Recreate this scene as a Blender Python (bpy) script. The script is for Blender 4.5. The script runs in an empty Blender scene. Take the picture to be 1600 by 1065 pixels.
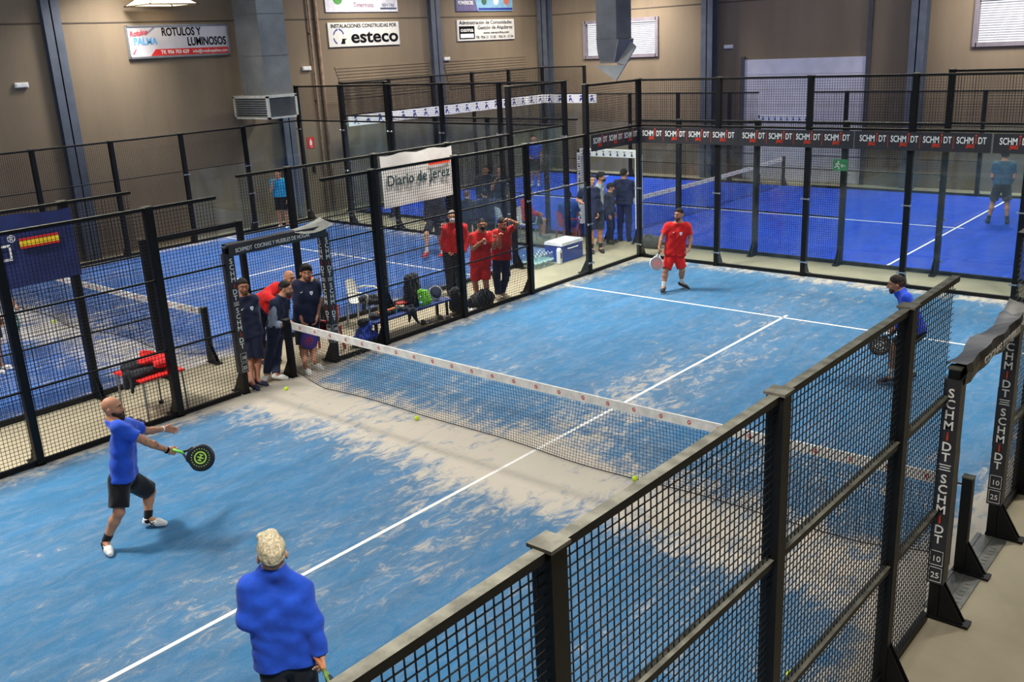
import bpy, bmesh, math, random
import numpy as np
from mathutils import Vector, Matrix

sc = bpy.context.scene
COL = sc.collection
# ------------------------------------------------------------------ camera
cam = bpy.data.cameras.new('camera')
cam.sensor_width = 36.0
cam.sensor_fit = 'HORIZONTAL'
cam.lens = 33.695
cam.clip_start = 0.05
cam.clip_end = 200
camo = bpy.data.objects.new('camera', cam)
COL.objects.link(camo)
_f = Vector((-0.628018, 0.720456, -0.294171)); _r = Vector((0.762500, 0.645236, -0.047591)); _u = Vector((-0.155523, 0.254194, 0.954567))
M4 = Matrix((( _r.x, _u.x, -_f.x, 12.09059), (_r.y, _u.y, -_f.y, -8.55406), (_r.z, _u.z, -_f.z, 4.84209), (0, 0, 0, 1)))
camo.matrix_world = M4
sc.camera = camo

# ------------------------------------------------------------------ exposure, world, lights
sc.view_settings.view_transform = 'Standard'
sc.view_settings.look = 'None'
sc.view_settings.gamma = 1.0
sc.view_settings.use_curve_mapping = False
sc.view_settings.exposure = -0.06
sc.cycles.transparent_max_bounces = 32
sc.cycles.max_bounces = 8
w = bpy.data.worlds.new('hall_world'); sc.world = w; w.use_nodes = True
w.node_tree.nodes['Background'].inputs[0].default_value = (0.75, 0.82, 0.95, 1)
w.node_tree.nodes['Background'].inputs[1].default_value = 0.6

def area_light(name, loc, power, size=0.9, color=(1, .96, .9), rot=(0, 0, 0), spread=math.radians(132)):
    l = bpy.data.lights.new(name, 'AREA'); l.energy = power; l.size = size; l.color = color; l.spread = spread
    o = bpy.data.objects.new(name, l); o.location = loc; o.rotation_euler = rot; COL.objects.link(o)
    return o
# lamps hang over the long sides of each court, above the top of the picture
LAMPZ = 7.2
for x, y in ((-.45, -6.2), (-.45, 6.0)):
    area_light('court_lamp', (x, y, LAMPZ), 440)
for x, y in ((10.5, -6.2), (10.5, 6.0)):
    area_light('court_lamp', (x, y, LAMPZ), 330)
for x, y in ((-11.2, -5.5), (-11.2, 4.5), (-2.4, -5.8), (-2.4, 5.8)):
    area_light('court_lamp', (x, y, LAMPZ), 230)
for x, y in ((-8, 11.9), (5, 11.9), (-8, 20.8), (5, 20.8)):
    area_light('court_lamp', (x, y, LAMPZ), 300)
# soft fill: long area lights added under the ceiling to weaken shadows, no fittings
for x, pw in ((-8.5, 470), (-.5, 660), (8.0, 640)):
    o = area_light('fill_light', (x, 5.5, 8.5), pw, 1.6, (.90, .96, 1.0), spread=math.pi)
    o.data.shape = 'RECTANGLE'; o.data.size_y = 31
# flood lamps close to the walls
for loc, pw in (((-11.85, 5.73, 6.24), 6), ((-10.5, 13.1, 7.5), 260), ((-10.5, 19.3, 7.5), 260)):
    area_light('wall_lamp', loc, pw, .45, (1, .93, .8), spread=math.radians(165))
for loc in ((-6.9, 21.4, 7.3), (3.2, 21.4, 7.3)):
    area_light('wall_lamp', loc, 75, .45, (1, .93, .8), spread=math.radians(165))

# ------------------------------------------------------------------ helpers: materials
class N:
    """small node-graph writer"""
    def __init__(s, m):
        s.t = m.node_tree; s.n = s.t.nodes; s.l = s.t.links
    def new(s, kind, **kw):
        n = s.n.new(kind)
        for k, v in kw.items(): setattr(n, k, v)
        return n
    def put(s, sock, v):
        if hasattr(v, 'is_output') or isinstance(v, bpy.types.NodeSocket): s.l.new(v, sock)
        else: sock.default_value = v
    def m(s, op, a, b=0.0, c=None, clamp=False):
        n = s.new('ShaderNodeMath', operation=op, use_clamp=clamp)
        s.put(n.inputs[0], a); s.put(n.inputs[1], b)
        if c is not None: s.put(n.inputs[2], c)
        return n.outputs[0]
    def noise(s, vec, scale, detail=3, rough=.55, dist=0):
        n = s.new('ShaderNodeTexNoise'); s.put(n.inputs['Vector'], vec)
        n.inputs['Scale'].default_value = scale; n.inputs['Detail'].default_value = detail
        n.inputs['Roughness'].default_value = rough; n.inputs['Distortion'].default_value = dist
        return n.outputs[0]
    def coord(s, scale=(1, 1, 1), rot=(0, 0, 0), kind='Object'):
        c = s.new('ShaderNodeTexCoord'); mp = s.new('ShaderNodeMapping')
        mp.inputs['Scale'].default_value = scale; mp.inputs['Rotation'].default_value = rot
        s.l.new(c.outputs[kind], mp.inputs[0]); return mp.outputs[0]
    def mix(s, f, a, b):
        n = s.new('ShaderNodeMix', data_type='RGBA')
        s.put(n.inputs[0], f); s.put(n.inputs[6], a); s.put(n.inputs[7], b)
        return n.outputs[2]
    def ss(s, x, lo, hi):
        n = s.new('ShaderNodeMapRange', interpolation_type='SMOOTHSTEP')
        s.put(n.inputs[0], x); n.inputs[1].default_value = lo; n.inputs[2].default_value = hi
        return n.outputs[0]

def srgb(r, g=None, b=None):
    if g is None: r, g, b = r
    f = lambda c: (c / 255 / 12.92) if c / 255 <= .04045 else ((c / 255 + .055) / 1.055) ** 2.4
    return (f(r), f(g), f(b), 1.0)

MATS = {}
def mat(name, col, rough=.6, var=.12, scale=6, metal=0.0, bump=0.0, spec=.5, emit=0.0, sheen=0.0, bscale=60):
    """procedural principled material: colour varied by noise, optional bump"""
    if name in MATS: return MATS[name]
    m = bpy.data.materials.new(name); m.use_nodes = True
    g = N(m); b = g.n['Principled BSDF']
    c = srgb(col)
    v = g.coord()
    nz = g.noise(v, scale, 4)
    lo = tuple(x * (1 - var) for x in c[:3]) + (1,); hi = tuple(min(1, x * (1 + var)) for x in c[:3]) + (1,)
    g.l.new(g.mix(g.ss(nz, .3, .7), lo, hi), b.inputs['Base Color'])
    b.inputs['Roughness'].default_value = rough; b.inputs['Metallic'].default_value = metal
    b.inputs['Specular IOR Level'].default_value = spec
    if sheen: b.inputs['Sheen Weight'].default_value = sheen
    if emit:
        b.inputs['Emission Color'].default_value = c; b.inputs['Emission Strength'].default_value = emit
    if bump:
        bp = g.new('ShaderNodeBump'); bp.inputs['Strength'].default_value = bump; bp.inputs['Distance'].default_value = .01
        g.l.new(g.noise(v, bscale, 3), bp.inputs['Height']); g.l.new(bp.outputs[0], b.inputs['Normal'])
    MATS[name] = m
    return m

def cloth(name, col, rough=.75):
    return mat(name, col, rough, var=.16, scale=9, bump=.35, spec=.25, sheen=.15, bscale=22)

def turf_mat(name, base, sand, cx, cy, along_y, amount, streak=0.0):
    """carpet with drifted sand: more of it by the net, the fences and the centre line"""
    m = bpy.data.materials.new(name); m.use_nodes = True
    g = N(m); b = g.n['Principled BSDF']; b.inputs['Roughness'].default_value = .85; b.inputs['Specular IOR Level'].default_value = .2
    tc = g.new('ShaderNodeTexCoord'); sx = g.new('ShaderNodeSeparateXYZ'); g.l.new(tc.outputs['Object'], sx.inputs[0])
    X = g.m('SUBTRACT', sx.outputs[0], cx); Y = g.m('SUBTRACT', sx.outputs[1], cy)
    if not along_y: X, Y = Y, X
    ax = g.m('ABSOLUTE', X); ay = g.m('ABSOLUTE', Y)
    # streaks follow the brush that drags the sand about
    fine = g.noise(g.coord((1.6, .75, 1), (0, 0, math.radians(-38))), 4.2, 9, .72, .9)
    broad = g.noise(g.coord((1, .6, 1), (0, 0, math.radians(-30))), .55, 4, .6, .4)
    spots = g.noise(g.coord((1, 1, 1)), 1.7, 6, .7, .6)
    net = g.m('ADD', g.m('MULTIPLY', g.ss(g.m('ABSOLUTE', g.m('ADD', Y, .55)), 1.3, .1), .17), g.m('MULTIPLY', g.ss(ay, 4.5, .2), .055))
    side = g.m('MULTIPLY', g.ss(ax, 4.35, 4.95), .17)
    ends = g.m('MULTIPLY', g.ss(ay, 9.2, 9.9), .14)
    mid = g.m('MULTIPLY', g.ss(ax, 1.5, .1), .055)
    bias = g.m('ADD', g.m('ADD', net, side), g.m('ADD', ends, mid))
    s = g.m('ADD', g.m('ADD', g.m('MULTIPLY', fine, .58), g.m('MULTIPLY', broad, .24)), g.m('MULTIPLY', spots, .18))
    s = g.m('ADD', s, g.m('MULTIPLY', bias, amount))
    mask = g.m('MULTIPLY', g.ss(s, .545, .735), .92)
    veil = g.m('MULTIPLY', g.ss(s, .42, .66), .14)
    dark = g.noise(g.coord((3, .6, 1), (0, 0, math.radians(-12))), 1.3, 5, .6)
    c1 = g.mix(g.ss(dark, .3, .75), tuple(x * .84 for x in srgb(base)[:3]) + (1,), tuple(min(1, x * 1.1) for x in srgb(base)[:3]) + (1,))
    grain = g.noise(g.coord((1, 1, 1)), 90, 2)
    c1 = g.mix(g.m('MULTIPLY', g.ss(grain, .35, .75), .10 * amount), c1, srgb(sand))
    c = g.mix(g.m('MAXIMUM', mask, veil), c1, srgb(sand))
    g.l.new(c, b.inputs['Base Color'])
    bp = g.new('ShaderNodeBump'); bp.inputs['Strength'].default_value = .25; bp.inputs['Distance'].default_value = .01
    g.l.new(g.m('ADD', grain, g.m('MULTIPLY', mask, 1.5)), bp.inputs['Height']); g.l.new(bp.outputs[0], b.inputs['Normal'])
    return m

def glass_mat(name, tint=(.93, .97, .96), haze=.02):
    """thin tempered pane: mostly clear, mirror-like at grazing angles, a little dust"""
    m = bpy.data.materials.new(name); m.use_nodes = True
    g = N(m); g.n.remove(g.n['Principled BSDF']); out = g.n['Material Output']
    tr = g.new('ShaderNodeBsdfTransparent'); tr.inputs[0].default_value = (*tint, 1)
    gl = g.new('ShaderNodeBsdfGlossy'); gl.inputs['Roughness'].default_value = .02; gl.inputs[0].default_value = (.9, .95, .95, 1)
    di = g.new('ShaderNodeBsdfDiffuse'); di.inputs[0].default_value = (.7, .74, .72, 1)
    lw = g.new('ShaderNodeLayerWeight'); lw.inputs[0].default_value = .5
    fr = g.m('ADD', g.m('MULTIPLY', g.m('POWER', lw.outputs['Facing'], 5.0), .55), .022)
    m1 = g.new('ShaderNodeMixShader'); g.l.new(fr, m1.inputs[0]); g.l.new(tr.outputs[0], m1.inputs[1]); g.l.new(gl.outputs[0], m1.inputs[2])
    m2 = g.new('ShaderNodeMixShader')
    nz = g.noise(g.coord((1, 1, .5)), 2.5, 4)
    g.l.new(g.m('MULTIPLY', g.ss(nz, .3, .8), haze * 2), m2.inputs[0])
    g.l.new(m1.outputs[0], m2.inputs[1]); g.l.new(di.outputs[0], m2.inputs[2]); g.l.new(m2.outputs[0], out.inputs[0])
    return m

def wall_mat(name, col, var=.10):
    m = bpy.data.materials.new(name); m.use_nodes = True
    g = N(m); b = g.n['Principled BSDF']; b.inputs['Roughness'].default_value = .8; b.inputs['Specular IOR Level'].default_value = .25
    c = srgb(col)
    a = g.noise(g.coord((.35, .35, .12)), 2.0, 5, .6); d = g.noise(g.coord((1, 1, .08)), 1.6, 4, .6)
    f = g.ss(g.m('ADD', g.m('MULTIPLY', a, .6), g.m('MULTIPLY', d, .4)), .32, .68)
    g.l.new(g.mix(f, tuple(x * (1 - var) for x in c[:3]) + (1,), tuple(min(1, x * (1 + var)) for x in c[:3]) + (1,)), b.inputs['Base Color'])
    return m

def ball_mat():
    return mat('ball_felt', (205, 235, 40), .9, var=.1, scale=60, bump=.4, spec=.1)

# ------------------------------------------------------------------ helpers: meshes
V = lambda *a: np.array(a, float)
def unit(v):
    v = np.asarray(v, float); n = np.linalg.norm(v); return v / n if n > 1e-9 else v
def wloc(o):
    p = np.zeros(3)
    while o is not None: p += np.array(o.location); o = o.parent
    return p

class MB:
    """collects shapes in world coordinates and links them as one mesh object"""
    def __init__(s): s.v = []; s.f = []; s.m = []; s.n = 0
    def add(s, verts, faces, m=0):
        verts = np.asarray(verts, float).reshape(-1, 3)
        s.v.append(verts)
        for k, f in enumerate(faces):
            s.f.append([i + s.n for i in f]); s.m.append(m if not hasattr(m, '__len__') else m[k])
        s.n += len(verts); return s
    def box(s, x0, x1, y0, y1, z0, z1, m=0, top=None):
        v = [(x0, y0, z0), (x1, y0, z0), (x1, y1, z0), (x0, y1, z0), (x0, y0, z1), (x1, y0, z1), (x1, y1, z1), (x0, y1, z1)]
        f = [(0, 3, 2, 1), (4, 5, 6, 7), (0, 1, 5, 4), (1, 2, 6, 5), (2, 3, 7, 6), (3, 0, 4, 7)]
        mm = [m] * 6
        if top is not None: mm[1] = top
        return s.add(v, f, mm)
    def obox(s, c, a, b, d, m=0, taper=1.0):
        """box from centre and three half-axis vectors; far (+d) face scaled by taper"""
        c, a, b, d = (np.asarray(q, float) for q in (c, a, b, d))
        v = []
        for k, t in ((-1, 1.0), (1, taper)):
            for i, j in ((-1, -1), (1, -1), (1, 1), (-1, 1)): v.append(c + a * i * t + b * j * t + d * k)
        return s.add(v, [(0, 3, 2, 1), (4, 5, 6, 7), (0, 1, 5, 4), (1, 2, 6, 5), (2, 3, 7, 6), (3, 0, 4, 7)], m)
    def bar(s, a, b, w, h, side=None, m=0, caps=True):
        a = np.asarray(a, float); b = np.asarray(b, float); d = unit(b - a)
        if side is None: side = np.cross(d, (0, 0, 1)) if abs(d[2]) < .95 else np.cross(d, (1, 0, 0))
        u = unit(np.asarray(side, float) - d * np.dot(side, d)) * w / 2; t = unit(np.cross(u, d)) * h / 2
        v = [a - u - t, a + u - t, a + u + t, a - u + t, b - u - t, b + u - t, b + u + t, b - u + t]
        f = [(0, 1, 5, 4), (1, 2, 6, 5), (2, 3, 7, 6), (3, 0, 4, 7)]
        if caps: f += [(0, 3, 2, 1), (4, 5, 6, 7)]
        return s.add(v, f, m)
    def cyl(s, a, b, r0, r1=None, n=12, m=0, caps=True):
        if r1 is None: r1 = r0
        return s.loft([a, b], [r0, r1], n, m, caps)
    def loft(s, pts, radii, n=10, m=0, caps=True, closed=False):
        pts = [np.asarray(q, float) for q in pts]; k = len(pts)
        ref = None; base = s.n; vs = []
        for i in range(k):
            if closed: d = pts[(i + 1) % k] - pts[i - 1]
            else: d = pts[min(i + 1, k - 1)] - pts[max(i - 1, 0)]
            d = unit(d)
            if ref is None:
                ref = np.cross(d, (0, 0, 1)) if abs(d[2]) < .9 else np.cross(d, (1, 0, 0))
            u = unit(ref - d * np.dot(ref, d)); ref = u; t = np.cross(d, u)
            r = radii[i] if hasattr(radii, '__len__') else radii
            for j in range(n):
                A = 2 * math.pi * j / n
                vs.append(pts[i] + (u * math.cos(A) + t * math.sin(A)) * r)
        fs = []
        for i in range(k if closed else k - 1):
            i2 = (i + 1) % k
            for j in range(n):
                j2 = (j + 1) % n; fs.append((i * n + j, i * n + j2, i2 * n + j2, i2 * n + j))
        if caps and not closed:
            fs.append(tuple(range(n - 1, -1, -1))); fs.append(tuple((k - 1) * n + j for j in range(n)))
        return s.add(vs, fs, m)
    def lathe(s, prof, c=(0, 0, 0), axis=(0, 0, 1), n=16, m=0):
        """prof: list of (radius, height)"""
        axis = unit(axis); c = np.asarray(c, float)
        return s.loft([c + axis * h for r, h in prof], [max(r, 1e-4) for r, h in prof], n, m)
    def prism(s, poly, o, u, v, depth, m=0, bev=0.0):
        """2D outline extruded along u x v by depth (centred on o's plane going +w)"""
        o, u, v = np.asarray(o, float), unit(u), unit(v); w = np.cross(u, v); n = len(poly)
        P = [o + u * a + v * b for a, b in poly]
        if bev:
            c = np.mean(P, 0); ins = [q + unit(c - q) * bev for q in P]
            rings = [ins, [q + w * bev for q in P], [q + w * (depth - bev) for q in P], [q + w * depth for q in ins]]
        else: rings = [P, [q + w * depth for q in P]]
        vs = [q for r in rings for q in r]; fs = []
        for i in range(len(rings) - 1):
            for j in range(n):
                j2 = (j + 1) % n; fs.append((i * n + j, i * n + j2, (i + 1) * n + j2, (i + 1) * n + j))
        fs.append(tuple(range(n - 1, -1, -1))); fs.append(tuple((len(rings) - 1) * n + j for j in range(n)))
        return s.add(vs, fs, m)
    def ell(s, c, r, n=16, m=0, R=None):
        c = np.asarray(c, float); k = n // 2; vs = [V(0, 0, -1)]
        for i in range(1, k):
            t = -math.pi / 2 + math.pi * i / k
            for j in range(n):
                A = 2 * math.pi * j / n; vs.append(V(math.cos(t) * math.cos(A), math.cos(t) * math.sin(A), math.sin(t)))
        vs.append(V(0, 0, 1)); vs = np.array(vs) * np.asarray(r, float)
        if R is not None: vs = vs @ np.asarray(R, float)
        fs = [(0, 1 + (j + 1) % n, 1 + j) for j in range(n)]
        for i in range(k - 2):
            for j in range(n):
                j2 = (j + 1) % n; fs.append((1 + i * n + j, 1 + i * n + j2, 1 + (i + 1) * n + j2, 1 + (i + 1) * n + j))
        L = 1 + (k - 1) * n
        fs += [(L, 1 + (k - 2) * n + j, 1 + (k - 2) * n + (j + 1) % n) for j in range(n)]
        return s.add(vs + c, fs, m)
    def grid(s, P, m=0):
        """P[i][j] points -> quads"""
        P = np.asarray(P, float); a, b = P.shape[:2]
        fs = [(i * b + j, i * b + j + 1, (i + 1) * b + j + 1, (i + 1) * b + j) for i in range(a - 1) for j in range(b - 1)]
        return s.add(P.reshape(-1, 3), fs, m)
    def text(s, txt, o, u, v, h, m=0, align='CENTER', width=None, bold=0.0, depth=.004, lift=.002):
        """lettering standing on the plane o,u,v; h = capital height"""
        vs, fs = text_data(txt, align, bold)
        if not len(vs): return s
        vs = vs.copy(); k = h / .69
        vs[:, :2] *= k
        wd = vs[:, 0].max() - vs[:, 0].min(); sxx = 1.0
        if width: sxx = width / wd
        u, v = unit(u), unit(v); w = np.cross(u, v); o = np.asarray(o, float)
        Pn = o + np.outer(vs[:, 0] * sxx, u) + np.outer(vs[:, 1], v) + np.outer(vs[:, 2] * depth + lift, w)
        return s.add(Pn, fs, m)
    def build(s, name, mats, parent=None, smooth=False, origin=None, auto=None):
        if not s.v: return None
        me = bpy.data.meshes.new(name)
        off = wloc(parent) if parent is not None else (np.asarray(origin, float) if origin is not None else np.zeros(3))
        vs = np.concatenate(s.v) - off
        me.from_pydata(vs.tolist(), [], s.f)
        if not isinstance(mats, (list, tuple)): mats = [mats]
        for q in mats: me.materials.append(q)
        if len(mats) > 1: me.polygons.foreach_set('material_index', s.m)
        if smooth: me.polygons.foreach_set('use_smooth', [True] * len(me.polygons))
        if auto:
            bm = bmesh.new(); bm.from_mesh(me); bmesh.ops.recalc_face_normals(bm, faces=bm.faces)
            for e in bm.edges:
                e.smooth = not (len(e.link_faces) == 2 and e.calc_face_angle(0) > math.radians(auto))
            for f in bm.faces: f.smooth = True
            bm.to_mesh(me); bm.free()
        me.update()
        o = bpy.data.objects.new(name, me); COL.objects.link(o)
        if parent is not None: o.parent = parent
        elif origin is not None: o.location = tuple(float(q) for q in origin)
        return o

_TXT = {}
def text_data(txt, align, bold):
    k = (txt, align, bold)
    if k not in _TXT:
        c = bpy.data.curves.new('t', 'FONT'); c.body = txt; c.align_x = align; c.size = 1; c.offset = bold; c.resolution_u = 3
        c.extrude = .5; c.space_character = 1.0
        o = bpy.data.objects.new('t', c); COL.objects.link(o)
        dg = bpy.context.evaluated_depsgraph_get(); dg.update()
        me = bpy.data.meshes.new_from_object(o.evaluated_get(dg))
        vs = np.array([tuple(q.co) for q in me.vertices]).reshape(-1, 3)
        fs = [tuple(q.vertices) for q in me.polygons]
        bpy.data.objects.remove(o); bpy.data.curves.remove(c); bpy.data.meshes.remove(me)
        if len(vs): vs[:, 2] += .5
        _TXT[k] = (vs, fs)
    return _TXT[k]

def tag(o, label=None, cat=None, group=None, kind=None):
    if label: o['label'] = label
    if cat: o['category'] = cat
    if group: o['group'] = group
    if kind: o['kind'] = kind
    return o
def thing(name, label, cat, loc, group=None):
    o = bpy.data.objects.new(name, None); o.empty_display_size = .1; COL.objects.link(o)
    o.location = tuple(float(q) for q in loc)
    return tag(o, label, cat, group)
def copy_thing(root, loc, rotz=0, label=None):
    r = root.copy(); COL.objects.link(r); r.location = loc; r.rotation_euler = (0, 0, rotz)
    if label: r['label'] = label
    for ch in root.children:
        c = ch.copy(); COL.objects.link(c); c.parent = r
        for gch in ch.children:
            d = gch.copy(); COL.objects.link(d); d.parent = c
    return r

# ------------------------------------------------------------------ shared materials
BLACK = mat('black_paint', (13, 13, 15), .5, var=.25, scale=14, spec=.3)
DUST_LIT = mat('dusty_lit_black_paint', (92, 90, 80), .85, var=.35, scale=9, spec=.2)  # top faces: real dust, plus grazing light from above put into the grey
WIRE = mat('black_wire', (11, 11, 13), .5, var=.1)
GLASS = glass_mat('tempered_glass')
STEEL = mat('bright_steel', (190, 192, 195), .3, var=.1, metal=.8)
WHITE = mat('white_paint', (235, 234, 228), .6, var=.05)
LINEW = mat('white_line', (240, 236, 226), .85, var=.1, scale=12)
TAPE = mat('net_tape_white', (232, 228, 220), .7, var=.12, scale=8)
RED = mat('print_red', (205, 40, 38), .6, var=.06)
ORANGERED = mat('banner_red', (228, 62, 30), .55, var=.05)
INK = mat('print_black', (16, 16, 19), .8, var=.1, spec=.1)
NAVYINK = mat('print_navy', (35, 48, 130), .6, var=.1)
BANNER = mat('charcoal_vinyl', (46, 45, 48), .5, var=.1, scale=4)
LETTER = mat('white_vinyl', (238, 238, 234), .55, var=.04)
CONC = wall_mat('concrete', (158, 148, 124), .12)
WALLM = wall_mat('beige_wall', (124, 109, 90), .10)
GREYST = mat('grey_blue_steel', (84, 90, 102), .5, var=.12, scale=3)

# ------------------------------------------------------------------ setting
XW, YB, ZC = -12.6, 22.5, 8.6
def struct(name, mb, m, **k):
    o = mb.build(name, m, **k); o['kind'] = 'structure'; return o
struct('floor', MB().box(XW - .2, 16.2, -14.2, YB + .2, -.3, -.012), CONC)
struct('ceiling', MB().box(XW - .2, 16.2, -14.2, YB + .2, ZC, ZC + .15), wall_mat('ceiling_sheet', (150, 150, 146)))
wl = struct('wall_left', MB().box(XW - .2, XW, -14.2, YB + .2, -.02, ZC), WALLM)
struct('wall_right', MB().box(16, 16.2, -14.2, YB + .2, -.02, ZC), WALLM)
struct('wall_near', MB().box(XW, 16, -14.2, -14, -.02, ZC), WALLM)
# back wall with two window openings
WIN = [(-10.5, -7.35, 4.3, 5.5), (3.5, 6.65, 4.25, 5.5)]
mb = MB(); xs = [XW, -10.5, -7.35, 3.5, 6.65, 16]
mb.box(XW, 16, YB, YB + .2, -.02, 4.25); mb.box(XW, 16, YB, YB + .2, 5.5, ZC)
mb.box(XW, -10.5, YB, YB + .2, 4.25, 5.5); mb.box(-7.35, 3.5, YB, YB + .2, 4.25, 5.5); mb.box(6.65, 16, YB, YB + .2, 4.25, 5.5)
mb.box(-10.5, -7.35, YB, YB + .2, 4.25, 4.3)
struct('wall_back', mb, WALLM)
GROOVE = mat('joint_shadow_gap', (70, 62, 55), .9)
struct('trim_1', MB().box(XW, XW + .012, -14, YB, 5.885, 5.915), GROOVE)
struct('trim_2', MB().box(XW, 16, YB - .012, YB, 5.885, 5.915), GROOVE)
FRAME = mat('grey_window_frame', (120, 112, 118), .5)
PANEM = mat('daylight_pane', (250, 252, 255), .4, emit=1.15, var=.02)
SLATM = mat('louvre_slat', (120, 118, 122), .5)
for i, (x0, x1, z0, z1) in enumerate(WIN):
    wn = thing('window_%d' % (i + 1), None, None, ((x0 + x1) / 2, YB, z0)); wn['kind'] = 'structure'
    f = MB(); t = .09
    for a, b in ((x0 - t, x0 + .03), (x1 - .03, x1 + t), ((x0 + x1) / 2 - .05, (x0 + x1) / 2 + .05)):
        f.box(a, b, YB - .06, YB + .1, z0 - t, z1 + t)
    f.box(x0, x1, YB - .06, YB + .1, z0 - t, z0 + .03); f.box(x0, x1, YB - .06, YB + .1, z1 - .03, z1 + t)
    f.build('window_frame', FRAME, wn)
    MB().box(x0, x1, YB + .12, YB + .14, z0, z1).build('pane', PANEM, wn)
    sl = MB(); k = 17
    for j in range(k):
        z = z0 + .05 + (z1 - z0 - .1) * (j + .5) / k
        sl.obox(((x0 + x1) / 2, YB + .05, z), ((x1 - x0) / 2 - .03, 0, 0), (0, .026, .0125), (0, -.0024, .0033))
    sl.build('louvre', SLATM, wn)
# roller door in the back wall
DOOR = mat('roller_door', (205, 202, 212), .55, var=.08, scale=2)
d1 = thing('door_1', None, None, (-1.74, YB, 0)); d1['kind'] = 'structure'
mb = MB()
for k in range(8): mb.box(-3.82, .34, YB - .05, YB - .002, k * .5 + .004, k * .5 + .496)
mb.build('door_leaf', DOOR, d1)
mb = MB(); mb.box(-3.95, -3.82, YB - .09, YB, 0, 4.1); mb.box(.34, .47, YB - .09, YB, 0, 8.4)
mb.build('door_rail', mat('dark_rail', (70, 68, 74), .5), d1)
# steel columns
def column(x, y, ax, label):
    mb = MB(); w = .22; d = .22; c = (x, y)
    if ax == 'x':   # flange faces +X, stands on the left wall
        mb.box(x, x + .2, y - .018, y + .018, 0, ZC); mb.box(x + .18, x + .2, y - w, y + w, 0, ZC); mb.box(x, x + .02, y - w, y + w, 0, ZC)
    else:
        mb.box(x - .018, x + .018, y - .4, y, 0, ZC); mb.box(x - w, x + w, y - .4, y - .38, 0, ZC); mb.box(x - w, x + w, y - .02, y, 0, ZC)
    o = mb.build('steel_column', GREYST, origin=(x, y, 0)); tag(o, label, 'column', 'steel wall columns'); return o
column(XW, 3.06, 'x', 'grey steel column on the left wall, left of the red and silver sign board')
column(XW, 9.75, 'x', 'grey steel column on the left wall standing behind the air duct')
column(XW, 16.4, 'x', 'grey steel column on the left wall between the two columns of sign boards')
column(XW + .3, YB, 'y', 'grey steel column in the far corner where the two walls meet')
column(-5.1, YB, 'y', 'grey steel column on the back wall right of the louvred window behind the duct')
column(1.95, YB, 'y', 'grey steel column on the back wall between roller door and right window')

# ------------------------------------------------------------------ carpets and their lines
def carpet(name, x0, x1, y0, y1, m, lines, label):
    o = struct(name, MB().box(x0, x1, y0, y1, -.01, 0), m); tag(o, label)
    for a, b, c, d in lines:
        MB().box(a, b, c, d, 0, .003).build('court_line', LINEW, o)
    return o
T1 = turf_mat('blue_turf_sand', (47, 113, 156), (206, 193, 172), 5, 0, True, 1.0)
T2 = turf_mat('violet_blue_turf_sand', (44, 96, 168), (198, 190, 178), -6.87, -.27, True, .8)
T3 = turf_mat('royal_blue_turf', (12, 62, 186), (110, 140, 205), -1.8, 16.4, False, .25)
carpet('court_turf', 0, 10, -10, 10, T1, [(0.12, 9.88, 6.90, 6.95), (0.12, 9.88, -6.95, -6.90), (4.975, 5.025, -7.1, 7.1)], 'light blue sanded carpet of the main court')
carpet('court_turf', -11.87, -1.87, -10.27, 9.73, T2, [(-11.75, -2, 6.63, 6.68), (-11.75, -2, -7.22, -7.17), (-6.895, -6.845, -7.37, 6.83)], 'blue sanded carpet of the court on the left')
carpet('court_turf', -11.8, 8.2, 11.4, 21.4, T3, [(5.1, 5.15, 11.5, 21.3), (-8.75, -8.7, 11.5, 21.3), (-8.9, 5.3, 16.375, 16.425)], 'clean royal blue carpet of the far court')

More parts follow.
